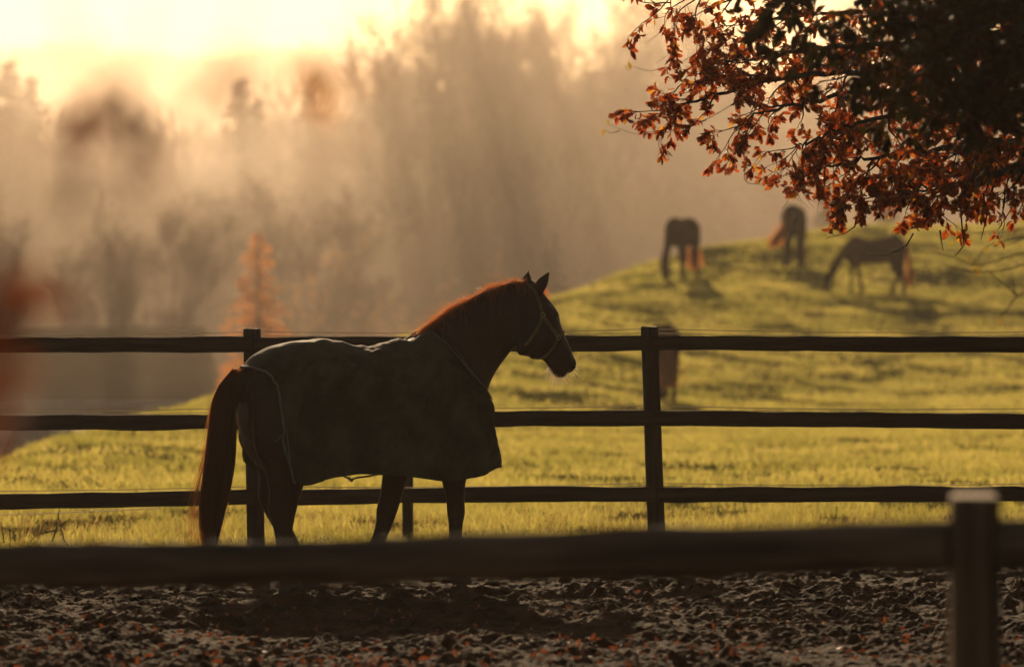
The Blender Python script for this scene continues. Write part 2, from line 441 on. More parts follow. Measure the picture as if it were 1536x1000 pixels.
def post(px_t, py_t, px_b, Y, w, name, parent, zb=-0.35, round_=False, seed=1, slope=0.0):
    top = W(px_t, py_t, Y); bx_ = (px_b - 768) / F * Y
    H = top[2] - zb
    n = 26; zs = np.linspace(0, H, n)
    if round_: th = np.linspace(0, 2 * np.pi, 20, endpoint=False); prof = np.stack([np.cos(th), np.sin(th)], -1) * w / 2
    else:
        r = w / 2; e = .014
        prof = np.array([(-r, -r + e), (-r + e, -r), (r - e, -r), (r, -r + e), (r, r - e), (r - e, r), (-r + e, r), (-r, r - e)])
    k = len(prof)
    wob = 1 + fbm(np.arange(k)[None] * 1.3 + seed * 7, zs[:, None] * 3.0, 3, seed) * 0.05
    V = np.zeros((n, k, 3)); V[:, :, :2] = prof[None] * wob[..., None]
    V[:, :, 2] = zs[:, None]
    V[:, :, 0] += (zs / H * (top[0] - bx_))[:, None]
    # worn top: slightly inset and uneven
    cap = V[-1].copy(); cap[:, :2] = (cap[:, :2] - cap[:, :2].mean(0)) * .86 + cap[:, :2].mean(0); cap[:, 2] += .008 + RNG.normal(0, .002, k)
    if slope:
        V[-1][:, 2] += V[-1][:, 1] * slope; cap[:, 2] += cap[:, 1] * slope
    V = np.concatenate([V, cap[None]]); n += 1
    i = np.arange(n - 1)[:, None] * k; j = np.arange(k)[None]; j2 = (j + 1) % k
    Q = np.stack([i + j, i + j2, i + k + j2, i + k + j], -1).reshape(-1, 4)
    b = MB(); b.add(V.reshape(-1, 3), Q)
    c = cap.mean(0); b2 = b if not slope else MB(); b2.add(np.vstack([cap, c]), None, [(k, q, (q + 1) % k) for q in range(k)])
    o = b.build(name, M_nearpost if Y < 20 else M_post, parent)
    o.location = (bx_, Y, zb)
    if slope: b2.build('end_grain', M_endgrain, o)
    return o

FY = 39.0
fence = tag(empty('paddock_fence'), 'dark three rail wooden fence running behind the blanketed horse', 'fence')
posts_px = [(-815, 497, -811), (-218, 495, -216), (378, 494, 386), (974, 491, 989), (1574, 495, 1582), (2176, 497, 2184)]
for i, (pt, py, pb) in enumerate(posts_px):
    post(pt, py, pb, FY + 0.07, 0.118, 'post', fence, seed=i + 2)
FR = FY - 0.017
# rail rows (centre y at each post)
rows = [[523, 521, 517.5, 513, 517, 520], [640, 637, 630.5, 628, 632, 635], [755, 752, 746, 741, 741.5, 744]]
for ri, row in enumerate(rows):
    for i in range(5):
        x0 = posts_px[i][0] + (posts_px[i][2] - posts_px[i][0]) * (ri * .33 + .05); x1 = posts_px[i + 1][0] + (posts_px[i + 1][2] - posts_px[i + 1][0]) * (ri * .33 + .05)
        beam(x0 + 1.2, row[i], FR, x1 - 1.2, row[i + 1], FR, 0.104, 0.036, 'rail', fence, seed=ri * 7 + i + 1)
# electric wires strung just above the rails with small insulators
for ri, row in enumerate(rows):
    for dy in ((-20, -14) if ri < 2 else (-17,)):
        pts = []
        for i in range(6):
            pts.append(W(posts_px[i][0] + 6, row[i] + dy, FY + .13))
        P = []
        for a, c in zip(pts[:-1], pts[1:]):
            for t in np.linspace(0, 1, 14, endpoint=False):
                q = a * (1 - t) + c * t; q = q.copy(); q[2] -= 0.016 * 4 * t * (1 - t); P.append(q)
        P.append(pts[-1])
        b = MB(); b.tube(P, 0.0028, 5); b.build('wire', M_wire, fence)
    for i in range(6):
        p = W(posts_px[i][0] + (posts_px[i][2] - posts_px[i][0]) * (ri * .33 + .05) + 6, row[i] - 17, FY + .13)
        b = MB(); b.tube([p + [0, -.03, 0], p + [0, -.01, 0], p + [0, .012, 0], p + [0, .022, 0]], [.006, .016, .013, .018], 8)
        b.build('insulator', M_plastic, fence)

# ------------------------------------------------------------------ near fence (out of focus)
nf = tag(empty('foreground_fence'), 'blurred dark rail and flat topped post crossing closest to the viewer', 'fence')
NY = 15.6
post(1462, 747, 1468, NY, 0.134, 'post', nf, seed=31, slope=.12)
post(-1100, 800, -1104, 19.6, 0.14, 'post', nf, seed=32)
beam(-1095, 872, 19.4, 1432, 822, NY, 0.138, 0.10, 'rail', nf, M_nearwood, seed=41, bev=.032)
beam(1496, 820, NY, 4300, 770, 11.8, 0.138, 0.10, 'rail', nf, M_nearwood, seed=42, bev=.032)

# ------------------------------------------------------------------ horse building tools
class Frame:
    def __init__(s, px, Y, th):
        s.o = np.array([(px - 768) / F * Y, Y]); s.h = np.array([math.cos(th), math.sin(th)]); s.r = np.array([math.sin(th), -math.cos(th)]); s.th = th
    def P(s, px, py, v):
        k = (px - 768) / F; c, sn = s.h
        u = (k * (s.o[1] - v * c) - s.o[0] - v * sn) / (c - k * sn)
        Y = s.o[1] + u * sn - v * c
        return np.array([u, v, EYE - (py - HY) / F * Y])

def loft(b, secs, k=18, expo=2.0):
    """secs: list of (A, B, halfwidth): section ellipse with one diameter A-B, the other across (local v)"""
    th = np.linspace(0, 2 * np.pi, k, endpoint=False)
    ct = np.sign(np.cos(th)) * np.abs(np.cos(th)) ** (2 / expo); st = np.sign(np.sin(th)) * np.abs(np.sin(th)) ** (2 / expo)
    V = []
    for A, B, w in secs:
        A = np.asarray(A, float); B = np.asarray(B, float); c = (A + B) / 2; d = (A - B) / 2
        V.append(c[None] + d[None] * ct[:, None] + np.array([0, w, 0])[None] * st[:, None])
    V = np.array(V); n = len(V)
    # resample with smooth interpolation
    m = (n - 1) * 5 + 1; tt = np.linspace(0, n - 1, m); i1 = np.clip(np.floor(tt).astype(int), 0, n - 2); f = (tt - i1)[:, None, None]
    p0 = V[np.clip(i1 - 1, 0, n - 1)]; p1 = V[i1]; p2 = V[i1 + 1]; p3 = V[np.clip(i1 + 2, 0, n - 1)]
    S = 0.5 * ((2 * p1) + (p2 - p0) * f + (2 * p0 - 5 * p1 + 4 * p2 - p3) * f ** 2 + (3 * p1 - p0 - 3 * p2 + p3) * f ** 3)
    i = np.arange(m - 1)[:, None] * k; j = np.arange(k)[None]; j2 = (j + 1) % k
    Q = np.stack([i + j, i + j2, i + k + j2, i + k + j], -1).reshape(-1, 4)
    Vv = S.reshape(-1, 3); Vv = np.vstack([Vv, S[0].mean(0), S[-1].mean(0)]); T = []
    for q in range(k):
        T.append((m * k, (q + 1) % k, q)); T.append((m * k + 1, (m - 1) * k + q, (m - 1) * k + (q + 1) % k))
    b.add(Vv, Q, T)

def remeshed(b, name, voxel, smooth_it=4):
    me = b.mesh('tmp'); o = bpy.data.objects.new('tmp', me); COL.objects.link(o)
    rm = o.modifiers.new('r', 'REMESH'); rm.mode = 'VOXEL'; rm.voxel_size = voxel; rm.use_smooth_shade = True
    sm = o.modifiers.new('s', 'SMOOTH'); sm.iterations = smooth_it; sm.factor = 0.5
    dg = bpy.context.evaluated_depsgraph_get(); dg.update()
    out = bpy.data.meshes.new_from_object(o.evaluated_get(dg)); out.name = name
    bpy.data.objects.remove(o); bpy.data.meshes.remove(me)
    return out

def hair(b, roots, dirs, length, droop, wid, K=5, curl=0.02, taper=True):
    """strands from roots (N,3) heading dirs (N,3)"""
    N = len(roots); t = np.linspace(0, 1, K)
    L = length if np.ndim(length) else np.full(N, length)
    P = roots[:, None] + dirs[:, None] * (t[None, :, None] * L[:, None, None])
    P[..., 2] -= (t[None] ** 2) * droop * L[:, None]
    P += np.cumsum(RNG.normal(0, curl, (N, K, 3)) * np.r_[0, np.ones(K - 1)][None, :, None], 1) * L[:, None, None] * 0.5
    a = RNG.normal(size=(N, 1, 3)); a /= np.linalg.norm(a, axis=2)[..., None]
    wv = a * (wid * (1 - t ** 1.5 * (0.85 if taper else 0)))[None, :, None]
    b.ribbons(P, np.broadcast_to(wv, P.shape))

# ------------------------------------------------------------------ the main horse
TH = R(25)
HF = Frame(560, 36.2, TH)
P = HF.P
horse = tag(empty('horse', (HF.o[0], HF.o[1], 0), TH), 'chestnut horse wearing a dark blanket, standing in the muddy paddock with its head up', 'horse')
def loc(p):          # local (u, v right, z) -> Blender local of the empty (x ahead, y left, z)
    p = np.asarray(p, float).copy(); p[..., 1] *= -1; return p
def G(p):            # put a foot point on the mud
    p = p.copy(); p[2] = 0.0; return p
b = MB()
def pr(x0, y0, x1, y1, w, v=0.0): return (P(x0, y0, v), P(x1, y1, v), w)
# torso
loft(b, [pr(362, 590, 366, 640, .10), pr(378, 548, 376, 680, .21), pr(404, 531, 400, 705, .255), pr(440, 517, 430, 700, .275), pr(480, 515, 466, 680, .275), pr(530, 522, 520, 684, .28),
         pr(585, 520, 585, 694, .275), pr(630, 503, 630, 704, .25), pr(668, 505, 680, 708, .22), pr(705, 560, 712, 690, .17), pr(724, 590, 726, 668, .10)], 28, 2.2)
# neck
loft(b, [pr(628, 505, 690, 700, .13), pr(650, 484, 722, 630, .12), pr(680, 463, 731, 585, .10), pr(712, 444, 742, 560, .085), pr(745, 430, 757, 538, .08), pr(775, 421, 768, 524, .078), pr(792, 424, 776, 515, .07)], 20)
# head
loft(b, [pr(786, 420, 762, 500, .05), pr(800, 421, 767, 512, .075), pr(813, 437, 774, 520, .095), pr(825, 452, 784, 528, .10), pr(835, 466, 796, 536, .098), pr(839, 482, 809, 538, .082),
         pr(845, 499, 816, 541, .066), pr(852, 515, 821, 547, .058), pr(858, 530, 827, 555, .058), pr(860, 543, 835, 559, .050), pr(854, 554, 843, 560, .032)], 20)
# brow over the eye, jaw disc, nostril
for s_ in (1, -1):
    loft(b, [pr(821, 457, 815, 466, .012, .072 * s_), pr(831, 462, 821, 480, .03, .078 * s_), pr(839, 470, 830, 484, .014, .070 * s_)], 10)
    loft(b, [pr(783, 480, 776, 500, .02, .06 * s_), pr(806, 486, 776, 530, .035, .066 * s_), pr(812, 505, 792, 535, .02, .055 * s_)], 12)
    loft(b, [pr(851, 532, 846, 538, .012, .040 * s_), pr(858, 537, 848, 546, .02, .042 * s_), pr(859, 545, 853, 550, .01, .036 * s_)], 10)
loft(b, [pr(829, 551, 827, 556, .015), pr(838, 552, 834, 564, .034), pr(846, 556, 842, 566, .030), pr(850, 558, 848, 564, .012)], 12)
loft(b, [pr(855, 528, 848, 536, .02), pr(862, 538, 850, 548, .042), pr(863, 548, 853, 557, .038), pr(858, 557, 852, 560, .015)], 12)
# ears
def ear(x0, y0, x1, y1, tx, ty, v, vt, w):
    A, B = P(x0, y0, v), P(x1, y1, v); T_ = P(tx, ty, vt)
    m = (A + B) / 2; m1 = m * .55 + T_ * .45
    loft(b, [(A, B, w), (A * .6 + T_ * .4 + (A - m) * .28, B * .6 + T_ * .4 + (B - m) * .28, w * 1.0), (A * .22 + T_ * .78, B * .22 + T_ * .78, w * .55), (T_ + (A - m) * .04, T_ + (B - m) * .04, .003)], 12)
ear(814, 441, 799, 430, 827, 402, .055, .075, .022)
ear(797, 428, 782, 424, 793, 404, -.055, -.07, .022)
def leg(secs, v, hoof):
    loft(b, [pr(a, c, d, e, w, v if vv is None else vv) for (a, c, d, e, w, vv) in secs], 16)
# hind right (near)
leg([(470, 600, 378, 590, .12, .13), (468, 670, 382, 668, .12, .15), (458, 715, 398, 706, .085, .16), (449, 748, 404, 738, .06, .165), (443, 772, 402, 764, .046, .165), (439, 795, 410, 792, .034, .165),
     (439, 822, 414, 820, .029, .165), (440, 842, 412, 845, .034, .165), (444, 860, 420, 862, .027, .165), (450, 872, 420, 876, .038, .165)], .16, 1)
# hind left (far)
leg([(455, 600, 366, 600, .11, -.13), (446, 670, 376, 676, .11, -.15), (432, 708, 388, 708, .08, -.15), (424, 738, 388, 745, .055, -.15), (422, 765, 394, 762, .044, -.15), (440, 795, 415, 800, .034, -.15),
     (452, 820, 430, 826, .029, -.15), (464, 841, 438, 847, .034, -.15), (470, 858, 448, 863, .026, -.15), (478, 870, 450, 874, .038, -.15)], -.15, 1)
# fore right
leg([(712, 640, 650, 640, .10, .12), (706, 690, 655, 690, .08, .12), (698, 722, 663, 720, .062, .12), (696, 745, 669, 745, .05, .12), (697, 768, 671, 768, .045, .12), (694, 786, 673, 786, .034, .12),
     (693, 815, 674, 815, .027, .12), (695, 842, 672, 845, .033, .12), (698, 860, 678, 861, .026, .12), (704, 872, 676, 874, .038, .12)], .12, 1)
# fore left, set back
leg([(655, 640, 590, 640, .10, -.12), (632, 690, 580, 690, .08, -.12), (611, 718, 574, 715, .062, -.12), (603, 742, 571, 740, .05, -.12), (596, 766, 565, 764, .045, -.12), (589, 786, 564, 784, .034, -.12),
     (578, 812, 556, 810, .027, -.12), (571, 838, 546, 838, .033, -.12), (566, 855, 545, 856, .026, -.12), (568, 868, 541, 870, .038, -.12)], -.12, 1)
# tail dock
loft(b, [pr(385, 540, 380, 565, .035), pr(368, 548, 366, 575, .03), pr(352, 575, 362, 590, .025), pr(345, 610, 357, 612, .018), pr(341, 640, 350, 640, .008)], 12)
b.v = [loc(v) for v in b.v]
body_me = remeshed(b, 'body', 0.009, 3)
body = link('body', body_me, M_coat, horse)
# hooves
def hoof(x0, x1, yb, v):
    A = P(x0, yb, v); B = P(x1, yb, v); zt = .075
    A0 = A.copy(); B0 = B.copy(); A0[2] = -.01; B0[2] = -.01; A[2] = zt; B[2] = zt + .01
    A[0] -= .022; B[0] += .004
    h = MB(); loft(h, [(A0, B0, .055), ((A0 + A) / 2, (B0 + B) / 2, .052), (A, B, .044)], 18); h.v = [loc(x) for x in h.v]
    return h.build('hoof', M_hoof, horse, True)
hoof(456, 418, 880, .165); hoof(484, 448, 880, -.15); hoof(710, 674, 880, .12); hoof(574, 538, 880, -.12)
# eyes
for s_ in (1, -1):
    h = MB(); c = P(829, 472, .096 * s_); loft(h, [(c + [.012, 0, .004], c + [.010, 0, .002], .004), (c + [.004, 0, .015], c + [-.004, 0, -.013], .012), (c + [-.012, 0, .002], c + [-.014, 0, 0], .004)], 12); h.v = [loc(x) for x in h.v]
    h.build('eye', M_eye, horse, True)

# tail hair
def tail_hair(n=3600):
    t = np.linspace(0, 1, 13)
    cx = np.interp(t, [0, .12, .3, .5, .75, 1], [362, 346, 340, 333, 327, 321]); cy = 553 + t * 262
    hw = np.interp(t, [0, .1, .3, .5, .75, .9, 1], [8, 16, 21, 23, 21, 17, 12])
    lat = np.interp(t, [0, .2, .6, 1], [.03, .055, .07, .04])
    N = n; a = RNG.uniform(-1, 1, N); c = RNG.uniform(-1, 1, N); m = a * a + c * c > 1.0
    a[m] *= .7; c[m] *= .7
    T0 = RNG.uniform(0, .35, N) ** 1.3; T1 = np.clip(RNG.normal(.95, .12, N), .55, 1.12)
    K = 12; tk = T0[:, None] + (T1 - T0)[:, None] * np.linspace(0, 1, K)[None]
    CX = np.interp(tk, t, cx); CY = 553 + tk * 262; HW = np.interp(tk, t, hw); LT = np.interp(tk, t, lat)
    stray = (RNG.random(N) < .09)[:, None] * (tk - T0[:, None]) ** 1.5 * RNG.normal(-18, 14, N)[:, None]
    X = CX + a[:, None] * HW + stray + 2.5 * np.sin(tk * 9 + a[:, None] * 3)
    V_ = c[:, None] * LT
    pts = np.zeros((N, K, 3)); s = 236 * math.cos(TH)
    base = P(362, 560, 0.0)
    pts[..., 0] = (X - 560) / 236 / math.cos(TH) - V_ * math.tan(TH)
    pts[..., 1] = V_; pts[..., 2] = np.maximum((884 - CY) / 236, .03)
    aa = RNG.normal(size=(N, 1, 3)); aa /= np.linalg.norm(aa, axis=2)[..., None]
    wv = aa * (0.0016 * (1 - .7 * np.linspace(0, 1, K)))[None, :, None]
    h = MB(); h.ribbons(loc(pts), np.broadcast_to(wv, pts.shape))
    # solid inner hank
    st = []
    for i in range(1, len(t)):
        st.append((P(cx[i] + hw[i] * .4, cy[i], 0), P(cx[i] - hw[i] * .4, cy[i], 0), lat[i] * .7))
    k = MB(); loft(k, st, 14); k.v = [loc(x) for x in k.v]
    hv = k.mesh('tail_core', True)
    return h, k
th_, tk_ = tail_hair()
th_.build('tail', M_tailhair, horse)
o = tk_.build('tail_core', M_coat, horse, True)

# mane along the crest and forelock
def body_line(pxs, n, jit):
    pxs = np.array(pxs, float); t = np.linspace(0, len(pxs) - 1, n) ; r = RNG.uniform(0, len(pxs) - 1, n)
    X = np.interp(r, np.arange(len(pxs)), pxs[:, 0]); Y = np.interp(r, np.arange(len(pxs)), pxs[:, 1])
    return X, Y
h = MB()
X, Yp = body_line([(636, 497), (650, 486), (680, 465), (712, 447), (745, 433), (775, 424), (790, 425)], 4200, 0)
V_ = RNG.normal(0, .012, len(X)); roots = np.array([P(x, y + 1, v) for x, y, v in zip(X, Yp, V_)])
dirs = np.stack([RNG.normal(-.45, .25, len(X)), RNG.choice([-1, 1], len(X), p=[.65, .35]) * np.abs(RNG.normal(.6, .35, len(X))), RNG.normal(.62, .25, len(X))], -1)
dirs /= np.linalg.norm(dirs, axis=1)[:, None]
hair(h, loc(roots), loc(dirs), np.abs(RNG.normal(.045, .026, len(X))) * (.7 + 1.6 * np.clip(fbm(X / 9, X * 0, 3, 19) + .35, 0, 1)) + .012, 1.0, .0011, 6, .14)
# longer fall on the far side
n2 = 2600; ii = RNG.integers(0, len(X), n2); d2 = np.stack([RNG.normal(.0, .2, n2), -np.abs(RNG.normal(.5, .2, n2)), RNG.normal(-.3, .3, n2)], -1)
hair(h, loc(roots[ii]), loc(d2 / np.linalg.norm(d2, axis=1)[:, None]), np.abs(RNG.normal(.13, .03, n2)), .7, .0012, 7, .05)
# forelock between the ears
X, Yp = body_line([(795, 424), (803, 428), (811, 436)], 500, 0); roots = np.array([P(x, y + 2, v) for x, y, v in zip(X, Yp, RNG.normal(0, .02, len(X)))])
d3 = np.stack([np.abs(RNG.normal(.7, .3, 500)), RNG.normal(0, .35, 500), RNG.normal(.35, .35, 500)], -1)
hair(h, loc(roots), loc(d3 / np.linalg.norm(d3, axis=1)[:, None]), np.abs(RNG.normal(.06, .03, 500)), .8, .001, 6, .05)
h.build('mane', M_hair, horse)
# whiskers on chin and muzzle
h = MB(); N = 240
t = RNG.random(N); X = np.interp(t, [0, .35, .6, 1], [823, 834, 845, 860]); Yp = np.interp(t, [0, .35, .6, 1], [550, 561, 564, 548]); V_ = RNG.normal(0, .03, N)
roots = np.array([P(x, y - 1, v) for x, y, v in zip(X, Yp, V_)])
d = np.stack([np.interp(t, [0, .5, 1], [-.5, .0, .8]) + RNG.normal(0, .25, N), V_ * 8 + RNG.normal(0, .3, N), np.interp(t, [0, .6, 1], [-.8, -.9, -.2]) + RNG.normal(0, .2, N)], -1)
hair(h, loc(roots), loc(d / np.linalg.norm(d, axis=1)[:, None]), np.abs(RNG.normal(.045, .018, N)) + .012, .2, .0011, 5, .08)
h.build('whiskers', M_whisk, horse)
# short winter coat fringe over the body surface
vs = np.zeros(len(body_me.vertices) * 3); body_me.vertices.foreach_get('co', vs); vs = vs.reshape(-1, 3)
ns = np.zeros(len(body_me.vertices) * 3); body_me.vertices.foreach_get('normal', ns); ns = ns.reshape(-1, 3)
pick = RNG.choice(len(vs), min(26000, len(vs)), replace=False)
pick = pick[(vs[pick][:, 2] < .74) | (vs[pick][:, 0] > .3) | (vs[pick][:, 0] < -.72)]
lay = np.array([-.5, 0, -.55])
d = ns[pick] * .8 + lay[None] + RNG.normal(0, .2, (len(pick), 3)); d /= np.linalg.norm(d, axis=1)[:, None]
h = MB(); hair(h, vs[pick], d, np.abs(RNG.normal(.010, .003, len(pick))), .1, .0006, 3, .05)
h.build('coat_hair', M_tailhair, horse)

# ------------------------------------------------------------------ blanket
blk = tag(empty('horse_blanket', (HF.o[0], HF.o[1], 0), TH), 'dark olive canvas horse blanket draped over the back of the nearest horse', 'horse blanket')
top_px = [(366, 552, .17), (384, 532, .24), (405, 520, .285), (440, 511, .305), (480, 509, .31), (520, 515, .31), (560, 518, .31), (600, 510, .30), (638, 496, .275), (662, 517, .255), (688, 545, .235), (710, 569, .20), (724, 586, .155), (731, 596, .10), (735, 602, .03)]
TU = np.array([P(a, c, 0)[0] for a, c, w in top_px]); TZ = np.array([P(a, c, 0)[2] for a, c, w in top_px]); TW = np.array([w for a, c, w in top_px])
hem_px = [(350, 712), (443, 725), (462, 727), (500, 715), (535, 709), (580, 711), (620, 714), (660, 720), (700, 718), (728, 711), (741, 706), (760, 700)]
HU = np.array([P(a, c, .3)[0] for a, c in hem_px]); HZ = np.array([P(a, c, .3)[2] for a, c in hem_px])
def smooth_interp(x, xp, fp):
    # average of neighbouring linear interpolations: rounds the knees
    return sum(np.interp(x + d, xp, fp) for d in (-.02, -.01, 0, .01, .02)) / 5
def bl_point(s, t):
    """s in 0..1 along, t in -1..1 around (t>0 = near side)"""
    at = abs(t); near = t >= 0
    r_t = [0, .2, .4, .55, .8, 1]
    r_u = np.array([P(366, 552, 0)[0], P(386, 556, .15)[0], P(408, 578, .25)[0], P(421, 612, .29)[0], P(429, 665, .31)[0], P(443, 724, .31)[0]])
    u0 = np.interp(at, r_t, r_u) - (0 if near else .10 * sstep(.3, 1, at))
    u1 = P(735, 602, 0)[0] + .055 * sstep(.5, 1, at)
    u = u0 + (u1 - u0) * s
    uu = min(u, u1 - .055 * sstep(.5, 1, at) * 1.0) if s > .999 else u - .055 * sstep(.5, 1, at) * s
    T_ = smooth_interp(uu, TU, TZ); w = smooth_interp(uu, TU, TW); Hh = smooth_interp(u - (.0 if near else .18), HU, HZ)
    drop = np.interp(uu, [TU[0], -.6, .2, .6, TU[-1]], [.16, .30, .36, .24, .08]); M_ = T_ - drop
    k = .5
    if at < k:
        ph = at / k * math.pi / 2
        v = w * math.sin(ph) ** .85; z = T_ - drop * (1 - math.cos(ph))
    else:
        q = (at - k) / (1 - k)
        z = M_ + (Hh - M_) * q
        v = w * (1 + .03 * q) + q * (.016 * math.sin(u * 21 + 1.3 * (1 if near else 2)) + .012 * math.sin(u * 9 + z * 4)) * min(1, w / .2)
        fu = fbm(np.array([u * 5.0]), np.array([z * 2.0 + (0 if near else 9)]), 3, 77)[0]
        v += fu * .03 * min(1, w / .2)
    if not near and s < .14: z += .09 * (1 - s / .14) ** 2 * sstep(.6, 1, at)
    # shallow wrinkles from the withers backwards and at the shoulder
    wr = fbm(np.array([u * 7 + at * 5]), np.array([at * 3.0 - u * 2]), 4, 88)[0]
    z += .045 * wr * math.exp(-((u - .05) / .45) ** 2) * math.exp(-((at - .1) / .3) ** 2) + .006 * math.sin(u * 38 + at * 16) * math.exp(-((u - .08) / .25) ** 2) * math.exp(-((at - .12) / .2) ** 2)
    if at > .3: v += (abs(wr) - .12) * .09 * min(1, w / .2)
    v += .012 * math.sin(u * 34 - z * 20) * math.exp(-((u - .45) / .22) ** 2) * sstep(.3, .7, at)
    return np.array([u, v if near else -v, z])
NS, NT = 150, 161
ss = np.linspace(0, 1, NS); tt_ = np.linspace(-1, 1, NT)
BV = np.array([[bl_point(s, t) for t in tt_] for s in ss])
i = np.arange(NS - 1)[:, None] * NT + np.arange(NT - 1)[None]
Q = np.stack([i, i + NT, i + NT + 1, i + 1], -1).reshape(-1, 4)
b = MB(); b.add(loc(BV.reshape(-1, 3)), Q)
o = b.build('blanket_cloth', M_blanket, blk, True)
sd = o.modifiers.new('thickness', 'SOLIDIFY'); sd.thickness = 0.007; sd.offset = 1
def off(v, d=.006):   # push out from the centre plane
    v = v.copy(); v[..., 1] += np.sign(v[..., 1]) * d; return v
def strip(pts, name, w=.012, th=.004, mat_=M_trim, parent=blk):
    b = MB(); b.tube(loc(np.asarray(pts)), w, 8); return b.build(name, mat_, parent, True)
strip(off(BV[0]), 'rear_binding', .008)
strip(off(BV[:, -1])[::2], 'hem_binding', .006, mat_=M_blanket)
strip(off(BV[:, 0])[::2], 'hem_binding', .006, mat_=M_blanket)
# wide collar band along the neck opening
fi = int(NS * .74)
cb = []
for s in np.linspace(.735, .985, 26):
    cb.append(s)
band = np.array([[off(bl_point(s, t), .009) + [0, 0, .004] for t in np.linspace(.04, .17 + .10 * (s - .735) / .25, 7)] for s in cb])
i = np.arange(len(cb) - 1)[:, None] * 7 + np.arange(6)[None]
b = MB(); b.add(loc(band.reshape(-1, 3)), np.stack([i, i + 7, i + 8, i + 1], -1).reshape(-1, 4)); o = b.build('collar', M_trim, blk, True)
sd = o.modifiers.new('thickness', 'SOLIDIFY'); sd.thickness = 0.004
# shoulder gusset seam
seam = np.array([off(bl_point(s, t), .009) for s, t in zip(np.linspace(.86, .80, 20), np.linspace(.42, .96, 20))]); strip(seam, 'gusset_seam', .004, mat_=M_blanket)
seam = np.array([off(bl_point(s, t), .009) for s, t in zip(np.linspace(.86, .95, 20), np.linspace(.42, .96, 20))]); strip(seam, 'gusset_seam', .004, mat_=M_blanket)
# leg strap looping behind the thighs, pale cord
A0 = [P(358, 632, -.05), P(365, 652, .02), P(378, 664, .08), P(396, 669, .16), P(412, 664, .24), P(424, 652, .29), P(430, 646, .315)]
tcur = np.linspace(0, len(A0) - 1, 24); A0 = np.array(A0); strip(np.stack([np.interp(tcur, np.arange(7), A0[:, c]) for c in range(3)], -1), 'leg_strap', .006)
A0 = np.array([P(430, 646, .32), P(433, 672, .325), P(436, 700, .325), P(440, 716, .325)]); strip(A0, 'leg_strap', .005)
# belly straps: one loose end hangs below the hem
A0 = np.array([P(505, 709, .30), P(514, 713, .27), P(526, 719, .24), P(536, 716, .2), P(552, 714, .1), P(572, 710, -.1)]); strip(A0, 'belly_strap', .006)
A0 = np.array([P(522, 716, .25), P(528, 721, .25), P(530, 717, .25)]); b = MB(); b.tube(loc(A0), .009, 8); b.build('buckle', M_brass, blk)
for yy in (655, 640):
    b = MB(); b.tube(loc(np.array([P(730, yy, .03), P(736, yy + 2, .03), P(738, yy + 5, .03), P(733, yy + 6, .03)])), .005, 8); b.build('chest_buckle', M_brass, blk)

# ------------------------------------------------------------------ halter
hal = tag(empty('halter', (HF.o[0], HF.o[1], 0), TH), 'worn yellow brown webbing halter on the head of the blanketed horse', 'halter')
dgw = bpy.context.evaluated_depsgraph_get()
from mathutils.bvhtree import BVHTree
bvh = BVHTree.FromPolygons([tuple(v) for v in vs], [tuple(p.vertices) for p in body_me.polygons])
def on_skin(px, py, s_):
    """point on the skin of the head at that profile position, side s_ (+1 near side, -1 far)"""
    p = P(px, py, .3 * s_); q = P(px, py, 0.0)
    # cast across the head in the local frame (constant u, z of the profile)
    a = np.array([q[0], .35 * s_, q[2]]); a = loc(a)
    hit = bvh.ray_cast(Vector(a), Vector((0, 1.0 * s_, 0)), .7)
    if hit[0] is None:
        hit = bvh.find_nearest(Vector(loc(np.array([q[0], .02 * s_, q[2]]))))
    n = hit[1]
    return np.array(hit[0]) + np.array(n) * .004, np.array(n)
def webbing(path, s_, name, w=.0125):
    path = np.array(path, float); tt = np.linspace(0, len(path) - 1, 14)
    X = np.interp(tt, np.arange(len(path)), path[:, 0]); Yq = np.interp(tt, np.arange(len(path)), path[:, 1])
    pp = [on_skin(x, y, s_) for x, y in zip(X, Yq)]
    C = np.array([p[0] for p in pp]); Nn = np.array([p[1] for p in pp])
    tg = np.gradient(C, axis=0); sd_ = np.cross(tg, Nn); sd_ /= np.linalg.norm(sd_, axis=1)[:, None] + 1e-9
    b = MB(); V = np.stack([C - sd_ * w, C - sd_ * w + Nn * .003, C + sd_ * w + Nn * .003, C + sd_ * w], 1)
    n = len(C); i = np.arange(n - 1)[:, None] * 4; j = np.arange(4)[None]; j2 = (j + 1) % 4
    b.add(V.reshape(-1, 3), np.stack([i + j, i + 4 + j, i + 4 + j2, i + j2], -1).reshape(-1, 4))
    return b.build(name, M_halter, hal, True)
for s_ in (1, -1):
    webbing([(789, 427), (797, 440), (802, 458), (804, 473)], s_, 'crownpiece')
    webbing([(804, 473), (815, 490), (829, 506)], s_, 'cheek_strap')
    webbing([(804, 473), (797, 492), (786, 508), (777, 518)], s_, 'throat_strap')
    webbing([(842, 497), (836, 501), (829, 506)], s_, 'noseband')
    webbing([(829, 506), (823, 520), (815, 532), (810, 537)], s_, 'noseband')
    for (x, y) in ((804, 473), (829, 506)):
        c, n = on_skin(x, y, s_); a = np.cross(n, [0, 0, 1]); a /= np.linalg.norm(a) + 1e-9; c2 = np.cross(n, a)
        th = np.linspace(0, 2 * np.pi, 13); b = MB(); b.tube([c + n * .006 + (a * math.cos(q) + c2 * math.sin(q)) * .015 for q in th], .003, 6); b.build('ring', M_brass, hal, True)
c = loc(P(800, 538, 0)); b = MB(); b.tube(loc(np.array([P(779, 519, 0.0), P(788, 529, 0), P(798, 537, 0), P(810, 538, 0)])), .006, 8); b.build('chin_strap', M_halter, hal, True)

